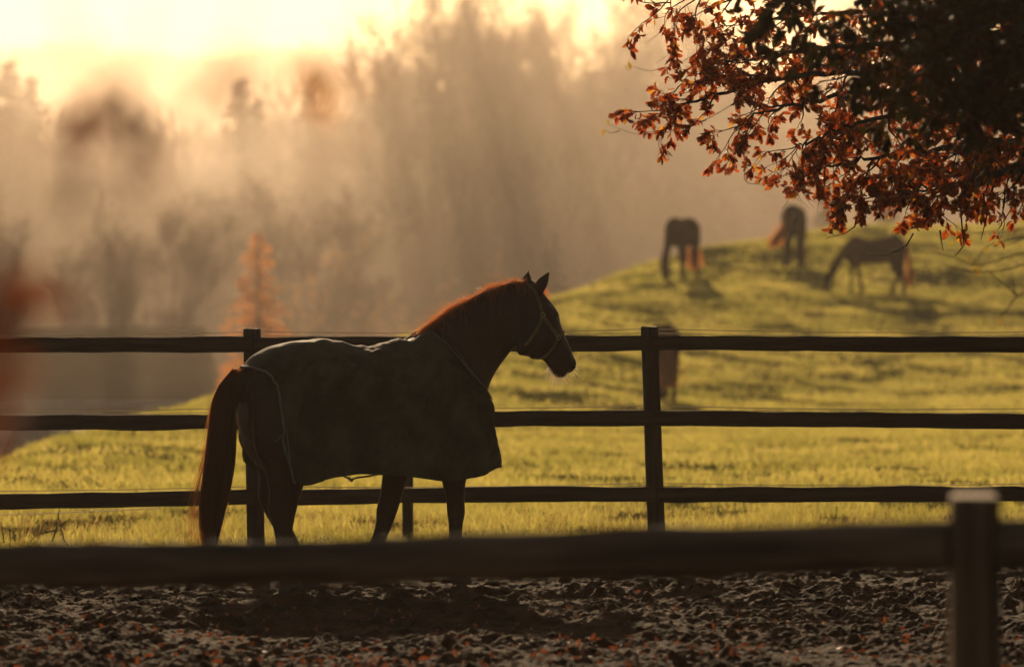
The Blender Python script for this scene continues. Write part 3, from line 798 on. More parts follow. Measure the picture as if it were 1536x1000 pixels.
# ------------------------------------------------------------------ grazing horses on the hill
def far_horse_meshes(variant):
    b = MB(); v3 = lambda u, z, v=0: np.array([u, v, z])
    S = lambda u0, z0, u1, z1, w, v=0: (v3(u0, z0, v), v3(u1, z1, v), w)
    loft(b, [S(-.84, 1.25, -.82, 1.05, .10), S(-.76, 1.46, -.74, .9, .24), S(-.55, 1.55, -.5, .84, .28), S(-.2, 1.50, -.15, .82, .29), S(.2, 1.47, .2, .80, .28), S(.5, 1.54, .5, .82, .25), S(.72, 1.42, .74, .88, .18), S(.82, 1.22, .82, 1.02, .08)], 16, 2.2)
    nb = {0: 0, 1: .14}[variant]
    loft(b, [S(.42, 1.50, .72, .9, .15), S(.68, 1.40, .86, .92, .13), S(.92, 1.12, .95, .72, .10), S(1.12, .84, 1.02, .56, .08), S(1.26, .62, 1.12, .42, .075)], 14)
    loft(b, [S(1.20, .66, 1.08, .52, .07), S(1.34, .54, 1.14, .42, .10), S(1.36, .38, 1.18, .26, .085), S(1.36, .22, 1.24, .14, .06), S(1.36, .08, 1.27, .03, .06), S(1.34, .02, 1.28, .01, .03)], 12)
    for s_ in (.06, -.06): loft(b, [S(1.22, .64, 1.17, .66, .02, s_), S(1.20, .74, 1.15, .72, .02, s_), S(1.14, .80, 1.13, .79, .004, s_)], 8)
    for (u, v, lean) in ((.55, .15, .06), (.50, -.15, -.12)):
        v_ = v; loft(b, [S(u + .14, 1.0, u - .12, 1.0, .11, v), S(u + .09 + lean * .3, .72, u - .06 + lean * .3, .72, .07, v), S(u + .055 + lean * .6, .48, u - .045 + lean * .6, .48, .055, v), S(u + .05 + lean * .8, .30, u - .055 + lean * .8, .30, .05, v), S(u + .06 + lean, .14, u - .05 + lean, .14, .055, v), S(u + .08 + lean, .0, u - .04 + lean, .0, .055, v)], 10)
    for (u, v, lean) in ((-.60, .15, .10), (-.66, -.15, -.10)):
        loft(b, [S(u + .24, 1.05, u - .16, 1.1, .13, v), S(u + .14, .76, u - .12, .80, .09, v), S(u + .02, .54, u - .12, .58, .06, v), S(u + .02 + lean * .6, .34, u - .10 + lean * .6, .36, .052, v), S(u + .05 + lean, .14, u - .07 + lean, .14, .055, v), S(u + .08 + lean, .0, u - .05 + lean, .0, .055, v)], 10)
    b.v = [loc(x) for x in b.v]
    body = remeshed(b, 'far_body', 0.03, 3)
    t = MB(); N = 260; K = 7; tk = np.linspace(0, 1, K)
    a = RNG.normal(0, 1, N); c = RNG.normal(0, 1, N)
    pts = np.zeros((N, K, 3)); sw = {0: 0.0, 1: .42}[variant]
    pts[..., 0] = -.84 - .10 * np.sin(tk * 2)[None] + a[:, None] * .03 * (0.3 + tk)[None]
    pts[..., 1] = c[:, None] * .055 * (.3 + tk * 1.3)[None] + sw * (tk ** 1.2)[None]
    pts[..., 2] = 1.32 - 1.02 * tk[None] * (1 if variant == 0 else .78) * RNG.uniform(.8, 1.05, N)[:, None]
    aa = RNG.normal(size=(N, 1, 3)); aa /= np.linalg.norm(aa, axis=2)[..., None]
    t.ribbons(pts, np.broadcast_to(aa * .008, pts.shape))
    m = MB(); N = 200; t0 = RNG.random(N)
    roots = np.stack([np.interp(t0, [0, .4, 1], [.5, .8, 1.2]), RNG.normal(0, .02, N), np.interp(t0, [0, .4, 1], [1.53, 1.33, .72])], -1)
    hair(m, roots, np.stack([RNG.normal(.3, .3, N), RNG.normal(.3, .4, N), RNG.normal(.3, .3, N)], -1), .16, .9, .006, 4, .05)
    return body, t.mesh('tail'), m.mesh('mane')
fh = [far_horse_meshes(0), far_horse_meshes(1)]
def far_horse(px, py, Y, heading, var, scale, label, sink=0.02):
    ys = np.linspace(70, 195, 600); zz = ground_z((px - 768) / F * ys, ys); pp = HY - (zz - EYE) / ys * F
    Y = float(ys[np.argmin(np.abs(pp - py) + np.abs(ys - Y) * .02)]); print('far horse', px, py, 'at', round(Y, 1))
    X = (px - 768) / F * Y; z = float(ground_z(np.array([X]), np.array([Y]))[0]) - sink
    e = tag(empty('grazing_horse', (X, Y, z), R(heading)), label, 'horse', 'horses grazing on the hill')
    e.scale = (scale,) * 3
    for nm, me, mt in zip(('body', 'tail', 'mane'), fh[var], (M_far, M_fartail, M_far)): link(nm, me, mt, e)
    return e
far_horse(1312, 441, 155, 189, 0, 1.0, 'dark horse grazing in profile with its head down at the left, below the oak leaves')
far_horse(1022, 419, 160, 249, 0, 1.08, 'dark horse grazing at the far left end of the hill, seen from its quarter')
far_horse(1192, 402, 160, 82, 1, 1.15, 'brown horse seen end on at the hill top with a bright orange tail')
far_horse(994, 600, 108, 97, 0, 0.93, 'brown horse half hidden behind the fence post and top rail')
print('horses done')
#__PART2__
# ------------------------------------------------------------------ grass
def blades(name, X, Y, Z, h, w, lean, mat_, K=3, kind='stuff', parent=None, clump=None):
    N = len(X); t = np.linspace(0, 1, K)
    ang = RNG.uniform(0, 2 * np.pi, N); ln = np.abs(RNG.normal(lean, lean * .6, N))
    P_ = np.zeros((N, K, 3))
    P_[..., 0] = X[:, None] + (np.cos(ang) * ln * h)[:, None] * t[None] ** 2
    P_[..., 1] = Y[:, None] + (np.sin(ang) * ln * h)[:, None] * t[None] ** 2
    P_[..., 2] = Z[:, None] - .01 + h[:, None] * t[None] * (1 - .35 * np.minimum(ln, 1)[:, None] * t[None])
    a2 = RNG.uniform(0, 2 * np.pi, N)
    s_ = np.zeros((N, K, 3)); wd_ = w[:, None] * np.array([1, .85, .12] if K == 3 else np.linspace(1, .1, K))[None]
    s_[..., 0] = np.cos(a2)[:, None] * wd_; s_[..., 1] = np.sin(a2)[:, None] * wd_
    b = MB(); b.ribbons(P_, s_)
    o = b.build(name, mat_, parent)
    return tag(o, kind=kind)

def scatter(n, y0, y1, spread=.098, extra=0.5, power=1.0):
    """uniform on the ground inside a wedge a little wider than the view"""
    Y = (y0 ** 2 + (y1 ** 2 - y0 ** 2) * RNG.random(n) ** power) ** .5
    X = RNG.uniform(-1, 1, n) * (Y * spread + extra)
    return X, Y
# strip along the fence: long mixed grass
X, Y = scatter(90000, 40.0, 56)
den = fbm(X / .5, Y / .9, 4, 61) + .5 * fbm(X / 2.1, Y / 3, 2, 63); keep = RNG.random(len(X)) < np.clip(.5 + den * 2.0, .08, 1); X, Y = X[keep], Y[keep]; den = den[keep]
Z = ground_z(X, Y)
h = np.clip(.055 + den * .14 + np.abs(RNG.normal(0, .035, len(X))), .025, .26)
blades('meadow_grass', X, Y, Z, h, RNG.uniform(.0018, .0045, len(X)), .6, M_grass, 3)
# dry bents and seed stalks
M_dry = mat('dry grass stalks', (0.2, 0.14, 0.06), 0.6, trans=(2.0, 1.8, 1.4), trans_w=0.5, island=[(.22, .15, .06), (.14, .08, .035), (.28, .2, .09)])
X, Y = scatter(5200, 40.0, 48); Z = ground_z(X, Y)
blades('dry_grass', X, Y, Z, RNG.uniform(.08, .30, len(X)), RNG.uniform(.001, .0022, len(X)), .3, M_dry, 4)
# hill grass: shorter, clumped
for (n, y0, y1, h0, w0) in ((170000, 56, 95, .07, .009), (210000, 95, 150, .055, .014), (130000, 150, 205, .06, .020)):
    X, Y = scatter(n, y0, y1, .1, 1.0)
    den = fbm(X / 1.1, Y / 1.6, 4, 71) + .35 * fbm(X / 5, Y / 7, 2, 75); keep = RNG.random(n) < np.clip(.68 + den * 1.5, .15, 1)
    X, Y, den = X[keep], Y[keep], den[keep]; Z = ground_z(X, Y)
    h = np.clip(h0 + den * h0 * 1.3 + np.abs(RNG.normal(0, h0 * .35, len(X))), .02, .4)
    blades('meadow_grass', X, Y, Z, h, RNG.uniform(.6, 1.3, len(X)) * w0, .7, M_grass, 3)
# rough weeds and tussocks standing in the strip
def tussock(px, Y, n, hh, label):
    Xc = (px - 768) / F * Y; z = float(ground_z(np.array([Xc]), np.array([Y]))[0])
    e = tag(empty('grass_tussock', (Xc, Y, z)), label, 'plant')
    X = RNG.normal(0, .10, n); Yy = RNG.normal(0, .1, n)
    o = blades('leaves', X, Yy, np.zeros(n), np.abs(RNG.normal(hh, hh * .3, n)) + .03, RNG.uniform(.002, .004, n), .8, M_grass, 4, parent=e)
    tag(o, kind='stuff')
tussock(235, 44.5, 260, .14, 'dark low grass tussock under the bottom rail, left of the horse tail')
tussock(1165, 47, 300, .16, 'green grass tussock under the bottom rail, right of the fence post')
tussock(365, 45.5, 260, .12, 'small grass tussock beside the fence post behind the horse tail')
# dead branches and a slack wire in the grass at the left
def dead_twig(px, py, Y, segs, label, name='dead_branch'):
    b = MB()
    for s_ in segs:
        b.tube([W(x, y, Y + dy) for x, y, dy in s_], np.linspace(.007, .003, len(s_)), 6)
    o = b.build(name, M_bark, smooth=True); tag(o, label, 'branch')
dead_twig(0, 0, 42, [[(78, 812, 0), (84, 795, .1), (88, 770, .1), (90, 762, .1)], [(97, 813, 0), (91, 790, .1), (86, 768, .1)], [(84, 795, .1), (60, 800, .2), (50, 806, .2)], [(91, 790, .1), (99, 780, 0)]], 'dead forked branch sticking up under the bottom rail at the left')
dead_twig(0, 0, 42, [[(6, 814, 0), (4, 795, 0), (1, 782, 0)], [(23, 812, 0), (20, 797, 0), (3, 790, .05)], [(14, 792, .05), (16, 812, .1)]], 'low bent dead branch at the left end of the grass strip')
b = MB(); b.tube([W(x, y, 41.6) for x, y in ((-300, 790), (0, 772), (80, 769), (160, 766), (240, 762))], .004, 6)
tag(b.build('slack_wire', M_wire), 'slack dark wire slanting through the grass under the bottom rail at the left', 'wire')
st = tag(empty('slim_stake', tuple(W(612, 482, 43.0) * [1, 1, 0])), 'slim pale wooden stake standing beyond the fence between the horse legs', 'stake')
post(611, 600, 612, 43.0, .085, 'stake_shaft', st, round_=True, seed=50)
bpy.context.view_layer.update()
st.children[0].parent = None
for o in list(COL.objects):
    if o.name.startswith('stake_shaft'):
        tag(o, 'slim pale wooden stake standing beyond the fence between the horse legs', 'stake'); o.name = 'fence_stake'
bpy.data.objects.remove(st)

# ------------------------------------------------------------------ leaves
def leaf_template(lobed=True, simple=False):
    if simple: ol = [(0, .02), (.3, .22), (.5, .15), (.75, .2), (1, .01)]
    else: ol = [(0, .015), (.12, .07), (.24, .22), (.33, .12), (.46, .31), (.56, .16), (.70, .27), (.80, .12), (.90, .15), (1.0, .01)]
    x = np.array([p[0] for p in ol]); w = np.array([p[1] for p in ol]); n = len(ol)
    cx = x - .5 * 0
    mid = np.stack([cx, 0 * x, -.10 * np.sin(x * np.pi)], -1)
    L = np.stack([cx + .04, w, -.10 * np.sin(x * np.pi) + w * .35], -1); Rr = L * [1, -1, 1]
    V = np.concatenate([mid, L, Rr]); i = np.arange(n - 1)
    Q = np.concatenate([np.stack([i, i + 1, n + i + 1, n + i], -1), np.stack([i + 1, i, 2 * n + i, 2 * n + i + 1], -1)])
    return V, Q
def leaf_batch(b, pos, axis, size, tmpl, curl=.5):
    V, Q = tmpl; N = len(pos); k = len(V)
    x = axis / (np.linalg.norm(axis, axis=1)[:, None] + 1e-9); r = RNG.normal(size=(N, 3)); y = np.cross(r, x); y /= np.linalg.norm(y, axis=1)[:, None] + 1e-9; z = np.cross(x, y)
    T_ = np.broadcast_to(V[None], (N, k, 3)).copy()
    c = RNG.normal(0, curl, N)
    T_[..., 2] += c[:, None] * (T_[..., 0] - .5) ** 2 + RNG.normal(.1, curl * 1.2, N)[:, None] * T_[..., 1] ** 2 * 2
    Wv = (T_[..., 0:1] * x[:, None] + T_[..., 1:2] * y[:, None] + T_[..., 2:3] * z[:, None]) * size[:, None, None] + pos[:, None]
    b.add(Wv.reshape(-1, 3), (Q[None] + (np.arange(N) * k)[:, None, None]).reshape(-1, 4))
LT, LS = leaf_template(), leaf_template(simple=True)
def rnd_unit(n):
    a = RNG.normal(size=(n, 3)); return a / np.linalg.norm(a, axis=1)[:, None]

class Branchy:
    """a limb network with its twigs and leaf positions"""
    def __init__(s): s.w = MB(); s.lp = []; s.la = []; s.tips = []
    def limb(s, pts, r0, r1, n_sub, sub_len, twig_len, leaves_per, droop=.35, spread=1.0, start=.12):
        pts = np.array(pts, float); tt = np.linspace(0, len(pts) - 1, len(pts) * 6)
        C = np.stack([np.interp(tt, np.arange(len(pts)), pts[:, c]) for c in range(3)], -1)
        for _ in range(3): C[1:-1] = (C[:-2] + C[1:-1] * 2 + C[2:]) / 4
        C[1:-1] += RNG.normal(0, .012, C[1:-1].shape)
        s.w.tube(C, np.linspace(r0, r1, len(C)), 8)
        T_ = np.gradient(C, axis=0); T_ /= np.linalg.norm(T_, axis=1)[:, None]
        for q in range(n_sub):
            f = start + (1 - start) * (q + RNG.random()) / n_sub; k = min(int(f * (len(C) - 1)), len(C) - 2)
            d = T_[k] * .75 + rnd_unit(1)[0] * .75 * spread + np.array([0, 0, -droop * .6]); d /= np.linalg.norm(d)
            s.sub(C[k], d, sub_len * RNG.uniform(.5, 1.15) * (1.15 - .45 * f), max(r1, r0 * (1 - f) * .5 + .0035), twig_len, leaves_per, droop)
        s.sub(C[-1], T_[-1], sub_len * .55, r1, twig_len, leaves_per, droop)
    def sub(s, p, d, L, r, twig_len, leaves_per, droop):
        n = 7; P_ = [p.copy()]; dd = d.copy()
        for i in range(n):
            dd = dd + RNG.normal(0, .17, 3) + np.array([0, 0, -droop * .10]); dd /= np.linalg.norm(dd); P_.append(P_[-1] + dd * L / n)
        P_ = np.array(P_); s.w.tube(P_, np.linspace(r, .0022, n + 1), 5)
        nt = max(3, int(L / .07))
        for q in range(nt):
            f = .2 + .8 * (q + RNG.random()) / nt; k = min(int(f * n), n - 1)
            e = (P_[k + 1] - P_[k]); e /= np.linalg.norm(e); e = e * .8 + rnd_unit(1)[0] * .8; e /= np.linalg.norm(e)
            s.twig(P_[k] + (P_[k + 1] - P_[k]) * RNG.random(), e, twig_len * RNG.uniform(.5, 1.2), leaves_per)
        s.twig(P_[-1], dd, twig_len * .7, leaves_per)
    def twig(s, p, e, L, leaves_per):
        n = 4; P_ = [p.copy()]
        for i in range(n): e = e + RNG.normal(0, .22, 3); e /= np.linalg.norm(e); P_.append(P_[-1] + e * L / n)
        P_ = np.array(P_); s.w.tube(P_, np.linspace(.0022, .0012, n + 1), 3, cap=False)
        m = RNG.poisson(leaves_per)
        for q in range(m):
            f = 1 - RNG.random() ** 2 * .75; x = f * n; k = min(int(x), n - 1); c = P_[k] + (P_[k + 1] - P_[k]) * (x - k)
            a = e * .55 + rnd_unit(1)[0] * .75 + np.array([0, 0, -.35]); s.lp.append(c); s.la.append(a)

def tree_parts(br, name_leaf, matl, root, size, n_single, far_simple=False, smin=.8, smax=1.25):
    """leaves: the n_single nearest the camera axis as single parts, the rest joined"""
    lp = np.array(br.lp); la = np.array(br.la)
    ax_ = lp[:, 0] / lp[:, 1]; az_ = (lp[:, 2] - EYE) / lp[:, 1]
    bare = ((ax_ > .0445) & (ax_ < .0545) & (az_ < .0225)) | ((ax_ > .0545) & (ax_ < .072) & (az_ < .0140))     # leaves left off where they would cover the hill horses
    lp, la = lp[~bare], la[~bare]; sz = size * RNG.uniform(smin, smax, len(lp))
    if n_single:
        px = 768 + lp[:, 0] / lp[:, 1] * F; py = HY - (lp[:, 2] - EYE) / lp[:, 1] * F
        inv = (px > 5) & (px < 1530) & (py > 3) & (py < 995)
        sc = np.where(inv, sz / lp[:, 1], 0); sc = sc * np.where(px < 1450, 1, .9)
        idx = np.argsort(-sc)[:n_single]
        mes = []
        for q in range(8):
            b = MB(); leaf_batch(b, np.zeros((1, 3)), np.array([[1., 0, 0]]), np.ones(1), LT, .6); me = b.mesh('leaf'); me.materials.append(matl); mes.append(me)
        for i in idx:
            o = bpy.data.objects.new('leaf', mes[i % 8]); COL.objects.link(o); o.parent = root
            x = Vector(la[i]).normalized(); y = Vector(rnd_unit(1)[0]).cross(x).normalized(); z = x.cross(y)
            o.matrix_local = Matrix.Translation(Vector(lp[i].tolist()) - root.location) @ Matrix((x, y, z)).transposed().to_4x4() @ Matrix.Scale(float(sz[i]), 4)
        m = np.ones(len(lp), bool); m[idx] = False; lp, la, sz = lp[m], la[m], sz[m]
    b = MB(); leaf_batch(b, lp - np.array(root.location), la, sz, LS if far_simple else LT, .6)
    tag(b.build(name_leaf, matl, root), kind='stuff')

# ------------------------------------------------------------------ the oak at the right
TX, TY = 6.6, 36.5
oak = tag(empty('oak_tree', (TX, TY, 0)), 'oak with rusty orange autumn leaves, branches hanging in from the upper right', 'tree')
br = Branchy()
def PL(*a): return [W(*p) for p in a]
trunk = MB(); trunk.tube([(TX, TY, -.3), (TX, TY, .4), (TX - .05, TY, 1.6), (TX - .1, TY, 3.0), (TX, TY, 5), (TX + .1, TY, 8)], [.55, .42, .36, .33, .26, .1], 20)
fork = (TX - .1, TY - .1, 3.2)
def limb(a, *k, **kw): br.limb([fork] + PL(*a), *k, **kw)
A_ = dict(r0=.045, r1=.005)
limb([(1700, -60, 36.5), (1450, -45, 36.4), (1250, -25, 36), (1120, -10, 36), (1030, -4, 36), (980, 5, 36)], .03, .004, 22, .42, .14, 9.5, droop=.25)
limb([(1650, -10, 36.8), (1400, 15, 36.5), (1200, 22, 36.2), (1110, 38, 36)], .03, .004, 26, .5, .15, 9.5)
limb([(1650, 40, 36), (1420, 60, 36), (1230, 75, 35.8), (1120, 85, 35.6), (1060, 95, 35.6)], .03, .004, 26, .50, .15, 9.5)
limb([(1650, 60, 36), (1400, 90, 36), (1220, 110, 35.8), (1110, 130, 35.7), (1030, 158, 35.6), (1000, 172, 35.6)], .03, .003, 26, .42, .14, 9.5, droop=.2)
limb([(1650, 120, 36), (1380, 130, 36), (1240, 145, 35.8), (1150, 165, 35.7), (1105, 190, 35.6)], .028, .004, 22, .38, .14, 9.5)
limb([(1650, 150, 36), (1430, 160, 36), (1300, 180, 35.8), (1220, 210, 35.6), (1190, 222, 35.6)], .028, .004, 22, .42, .15, 9.5)
limb([(1650, 200, 36), (1480, 215, 36), (1360, 230, 35.8), (1270, 245, 35.6), (1205, 258, 35.6)], .028, .004, 24, .38, .15, 9.5)
limb([(1650, 230, 36), (1520, 250, 36.3), (1400, 255, 36), (1310, 268, 35.8), (1260, 276, 35.8)], .028, .004, 24, .36, .13, 10)
limb([(1650, 235, 35.5), (1560, 250, 35.6), (1450, 268, 35.6), (1370, 285, 35.5), (1310, 295, 35.5)], .028, .004, 24, .34, .13, 10, droop=.3)
limb([(1650, 270, 36), (1600, 250, 36), (1520, 258, 36), (1450, 275, 36), (1400, 300, 36)], .028, .004, 22, .34, .13, 10, droop=.3)
limb([(1640, 180, 35), (1560, 200, 35), (1480, 220, 35), (1400, 240, 35)], .028, .004, 18, .4, .14, 10)
limb([(1650, 100, 37), (1500, 130, 37), (1360, 170, 37), (1290, 200, 37)], .028, .004, 20, .45, .15, 9.5)
limb([(1650, 20, 37), (1480, 60, 37), (1340, 90, 37), (1250, 120, 37)], .028, .004, 20, .5, .15, 9.5)
limb([(1650, 240, 37), (1600, 262, 37), (1540, 285, 36.8), (1500, 300, 36.5)], .028, .004, 14, .34, .14, 3.0, droop=.4)
# bare hanging twigs under the crown
for pts in ([(1440, 300, 35.6), (1443, 340, 35.6), (1446, 368, 35.6), (1438, 378, 35.6), (1432, 384, 35.6)], [(1475, 290, 35.6), (1480, 325, 35.6), (1474, 350, 35.6), (1471, 360, 35.6)],
            [(1508, 280, 35.6), (1506, 310, 35.6), (1498, 338, 35.6)], [(1522, 280, 35.6), (1516, 315, 35.6), (1496, 346, 35.6)], [(1410, 345, 35.6), (1412, 362, 35.6), (1415, 376, 35.6)],
            [(1285, 325, 35.6), (1282, 340, 35.6), (1268, 350, 35.6), (1240, 357, 35.6)], [(1370, 350, 35.6), (1360, 368, 35.6), (1335, 378, 35.6), (1290, 372, 35.6)], [(1350, 375, 35.6), (1325, 384, 35.6), (1292, 380, 35.6)]):
    br.w.tube(np.array(PL(*pts)), np.linspace(.006, .002, len(pts)), 5)
trunk.build('trunk', M_bark, oak, True)
for c in oak.children: c.location = (-TX, -TY, 0)
o = br.w.build('branch', M_bark, oak, True); o.location = (-TX, -TY, 0)
tree_parts(br, 'leaves', M_leaf, oak, .053, 300)
print('oak leaves', len(br.lp))
# brown-green boughs hanging nearer, upper right corner, their shade put into the leaf colour
br = Branchy(); 
for (pts) in ([(1900, -200, 27), (1650, -120, 27), (1500, -30, 27), (1380, 30, 27), (1290, 55, 27)], [(1900, -100, 28), (1650, -20, 28), (1500, 60, 28), (1420, 100, 28), (1360, 125, 28)],
              [(1900, -40, 27), (1680, 30, 27), (1560, 70, 27), (1480, 100, 27), (1440, 120, 27)], [(1900, 40, 28), (1700, 70, 28), (1600, 120, 28), (1540, 150, 28)],
              [(1900, -200, 29), (1600, -150, 29), (1400, -80, 29), (1270, -30, 29), (1200, -10, 29)], [(1900, -60, 29), (1620, 30, 29), (1500, 90, 29), (1420, 60, 29)],
              [(1900, -120, 26), (1700, -60, 26), (1560, 10, 26), (1470, 40, 26)]):
    br.limb([(TX, TY, 3.6)] + PL(*pts), .05, .005, 26, .45, .16, 4.4, droop=.1, start=.35)
wd_o = br.w.build('branch', M_bark, oak, True); wd_o.location = (-TX, -TY, 0)
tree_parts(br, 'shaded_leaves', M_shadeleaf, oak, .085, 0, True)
print('shade leaves', len(br.lp))
# unseen upper crown, added and shaped to shade the boughs below
n = 9000
c = rnd_unit(n) * (RNG.random(n) ** .4)[:, None] * np.array([5.0, 5.0, 1.5]) + np.array([TX - .6, TY + .5, 5.9])
c = c[c[:, 2] > EYE + (HY + 60) / F * c[:, 1] + .3]
b = MB(); leaf_batch(b, c - np.array(oak.location), rnd_unit(len(c)), RNG.uniform(.16, .26, len(c)), LS, .5)
tag(b.build('unseen_shade_leaves', M_shadeleaf, oak), kind='stuff')
b = MB()
for q in range(14):
    a = q * 2.4; b.tube([(0, 0, 3.5 + q * .25), (math.cos(a) * 1.5, math.sin(a) * 1.5 + 1, 5.5 + q * .12), (math.cos(a) * 4, math.sin(a) * 4 + 2, 6.6 + q * .15)], [.12, .07, .02], 8)
b.build('branch', M_bark, oak, True)

# thin sprig with a few yellow leaves reaching out left of the oak (slightly farther)
def sprig(name, label, polys, leaves, r=.004, lmat=M_yellowleaf, lsize=.06, cat='branch', trunk=None, sr=8):
    e0 = W(*polys[0][0]); e = tag(empty(name, tuple(e0)), label, cat)
    b = MB()
    for p in polys:
        P_ = np.array(PL(*p)); tt = np.linspace(0, len(P_) - 1, len(P_) * 4); C = np.stack([np.interp(tt, np.arange(len(P_)), P_[:, c]) for c in range(3)], -1)
        for _ in range(2): C[1:-1] = (C[:-2] + C[1:-1] * 2 + C[2:]) / 4
        b.tube(C - e0, np.linspace(r, r * .4, len(C)), 6)
    b.build('twig', M_bark, e, True)
    for (x, y, Y, s_) in leaves:
        b = MB(); leaf_batch(b, np.zeros((1, 3)), np.array([[RNG.normal(0, .5), RNG.normal(0, .3), -1.0]]), np.array([lsize * s_]), LT, .5)
        o = b.build('leaf', lmat, e); o.location = Vector((W(x, y, Y) - e0).tolist())
    return e
sprig('oak_twig', 'thin bare twig with two yellow leaves at its left tip, left of the oak leaves', [[(1110, 150, 44), (1060, 180, 44), (1000, 200, 44), (950, 202, 44), (912, 186, 44)], [(1060, 180, 44), (1020, 196, 44), (985, 192, 44)], [(930, 196, 44), (918, 200, 44), (906, 196, 44)]],
      [(906, 192, 44, 1), (912, 178, 44, .8)])
sprig('oak_twig', 'thin curved twig with one green yellow leaf, at the upper left of the oak leaves', [[(1080, 60, 44), (1020, 95, 44), (975, 108, 44), (942, 98, 44)], [(1020, 10, 44), (1012, 50, 44), (1005, 80, 44), (985, 95, 44)], [(1005, 20, 44), (990, 50, 44), (968, 66, 44)]],
      [(942, 92, 44, 1.1), (936, 98, 44, .8)])
sprig('oak_twig', 'thin bare twig bent at a right angle below the middle of the oak leaves', [[(1115, 220, 41), (1118, 250, 41), (1116, 268, 41), (1122, 276, 41), (1152, 277, 41), (1180, 262, 41), (1215, 225, 41)], [(1155, 270, 41), (1162, 276, 41), (1180, 281, 41)]], [])
# bush twigs low at the right edge
sh = sprig('sapling', 'thin blurred sapling branches with a few dull yellow leaves, at the right edge',
      [[(1700, 380, 62), (1600, 372, 62), (1536, 378, 62), (1480, 396, 62), (1460, 399, 62), (1430, 385, 62), (1400, 380, 62), (1370, 376, 62)], [(1700, 400, 62), (1600, 388, 62), (1540, 395, 62), (1500, 407, 62), (1460, 408, 62), (1430, 402, 62), (1412, 395, 62)],
       [(1600, 372, 62), (1540, 355, 62), (1480, 368, 62), (1460, 396, 62)], [(1700, 480, 62), (1560, 430, 62), (1525, 443, 62), (1515, 458, 62), (1500, 476, 62)], [(1525, 443, 62), (1505, 425, 62), (1480, 405, 62)], [(1522, 440, 62), (1518, 410, 62)],
       [(1650, 330, 62), (1560, 340, 62), (1500, 348, 62), (1450, 350, 62), (1425, 352, 62)], [(1600, 360, 62), (1540, 330, 62), (1505, 300, 62)], [(1560, 345, 62), (1520, 365, 62), (1490, 372, 62)],
       [(1700, 1000, 62), (1710, 700, 62), (1700, 480, 62), (1700, 330, 62), (1650, 250, 62)]],
      [(1462, 395, 62, 1.3), (1464, 402, 62, 1.1), (1425, 358, 62, 1.2), (1502, 424, 62, 1.2), (1500, 476, 62, 1), (1452, 385, 62, 1), (1528, 340, 62, 1.5), (1520, 348, 62, 1.2), (1498, 355, 62, 1), (1530, 362, 62, 1.2), (1484, 372, 62, 1), (1512, 312, 62, 1.4), (1535, 320, 62, 1.6)], r=.012, lsize=.075)
# leafy twigs hanging close to the viewer at the left: strongly out of focus
def near_twig(label, Y, paths, clusters, lmat, lsize):
    e0 = W(*paths[0][0], Y); e = tag(empty('hanging_twig', tuple(e0)), label, 'branch')
    b = MB()
    for p in paths:
        P_ = np.array([W(x, y, Y) for x, y in p]); b.tube(P_ - e0, np.linspace(.0018, .0008, len(P_)), 6)
    b.build('twig', M_bark, e, True)
    for (x, y, n, sp) in clusters:
        for q in range(n):
            b = MB(); leaf_batch(b, np.zeros((1, 3)), RNG.normal(0, 1, (1, 3)) + np.array([[0, 0, -.6]]), np.array([lsize * RNG.uniform(.8, 1.2)]), LT, .5)
            o = b.build('leaf', lmat, e); o.location = Vector((W(x + RNG.normal(0, sp), y + RNG.normal(0, sp * .7), Y + RNG.normal(0, .05)) - e0).tolist())
M_nearred = mat('near russet leaf', (0.20, 0.055, 0.018), 0.5, trans=(.27, .07, .018), trans_w=0.45, spec=0.2)
M_nearbrown = mat('near brown leaf', (0.16, 0.05, 0.02), 0.5, trans=(.20, .05, .02), trans_w=0.35, spec=0.2)
M_nearorange = mat('near orange leaf', (0.70, 0.27, 0.01), 0.5, trans=(.90, .34, .01), trans_w=0.4, spec=0.2)
near_twig('out of focus twig with dark red leaves hanging at the upper left', 6.2, [[(40, -200), (90, 0), (130, 150), (150, 185)], [(90, 0), (180, 120), (205, 200)]], [(125, 165, 13, 24), (95, 185, 5, 14), (165, 165, 5, 14)], M_nearred, .042)
near_twig('out of focus twig with dark brown leaves left of the far pointed conifer', 6.0, [[(260, -250), (230, 0), (205, 150), (200, 220)], [(220, 80), (180, 190)]], [(205, 195, 8, 18), (215, 168, 3, 10), (150, 230, 4, 26), (215, 235, 3, 14)], M_nearbrown, .042)
near_twig('out of focus twig with dark leaves in front of the far pointed conifer', 5.6, [[(420, -250), (370, 0), (345, 100), (335, 130)]], [(335, 95, 5, 9), (340, 140, 6, 9), (300, 125, 2, 12)], M_nearred, .034)
near_twig('out of focus twig ending in one bright orange leaf', 7.0, [[(600, -250), (550, 0), (515, 80), (504, 110)]], [(505, 120, 9, 7)], M_nearorange, .06)
near_twig('out of focus twig with red leaves at the left edge near the top rail', 6.2, [[(-250, 300), (-60, 360), (20, 420), (40, 470)], [(-60, 360), (-10, 480), (10, 520)]], [(12, 430, 10, 16), (45, 480, 6, 14), (20, 525, 5, 14), (5, 560, 7, 16), (-8, 600, 6, 16)], M_nearred, .05)

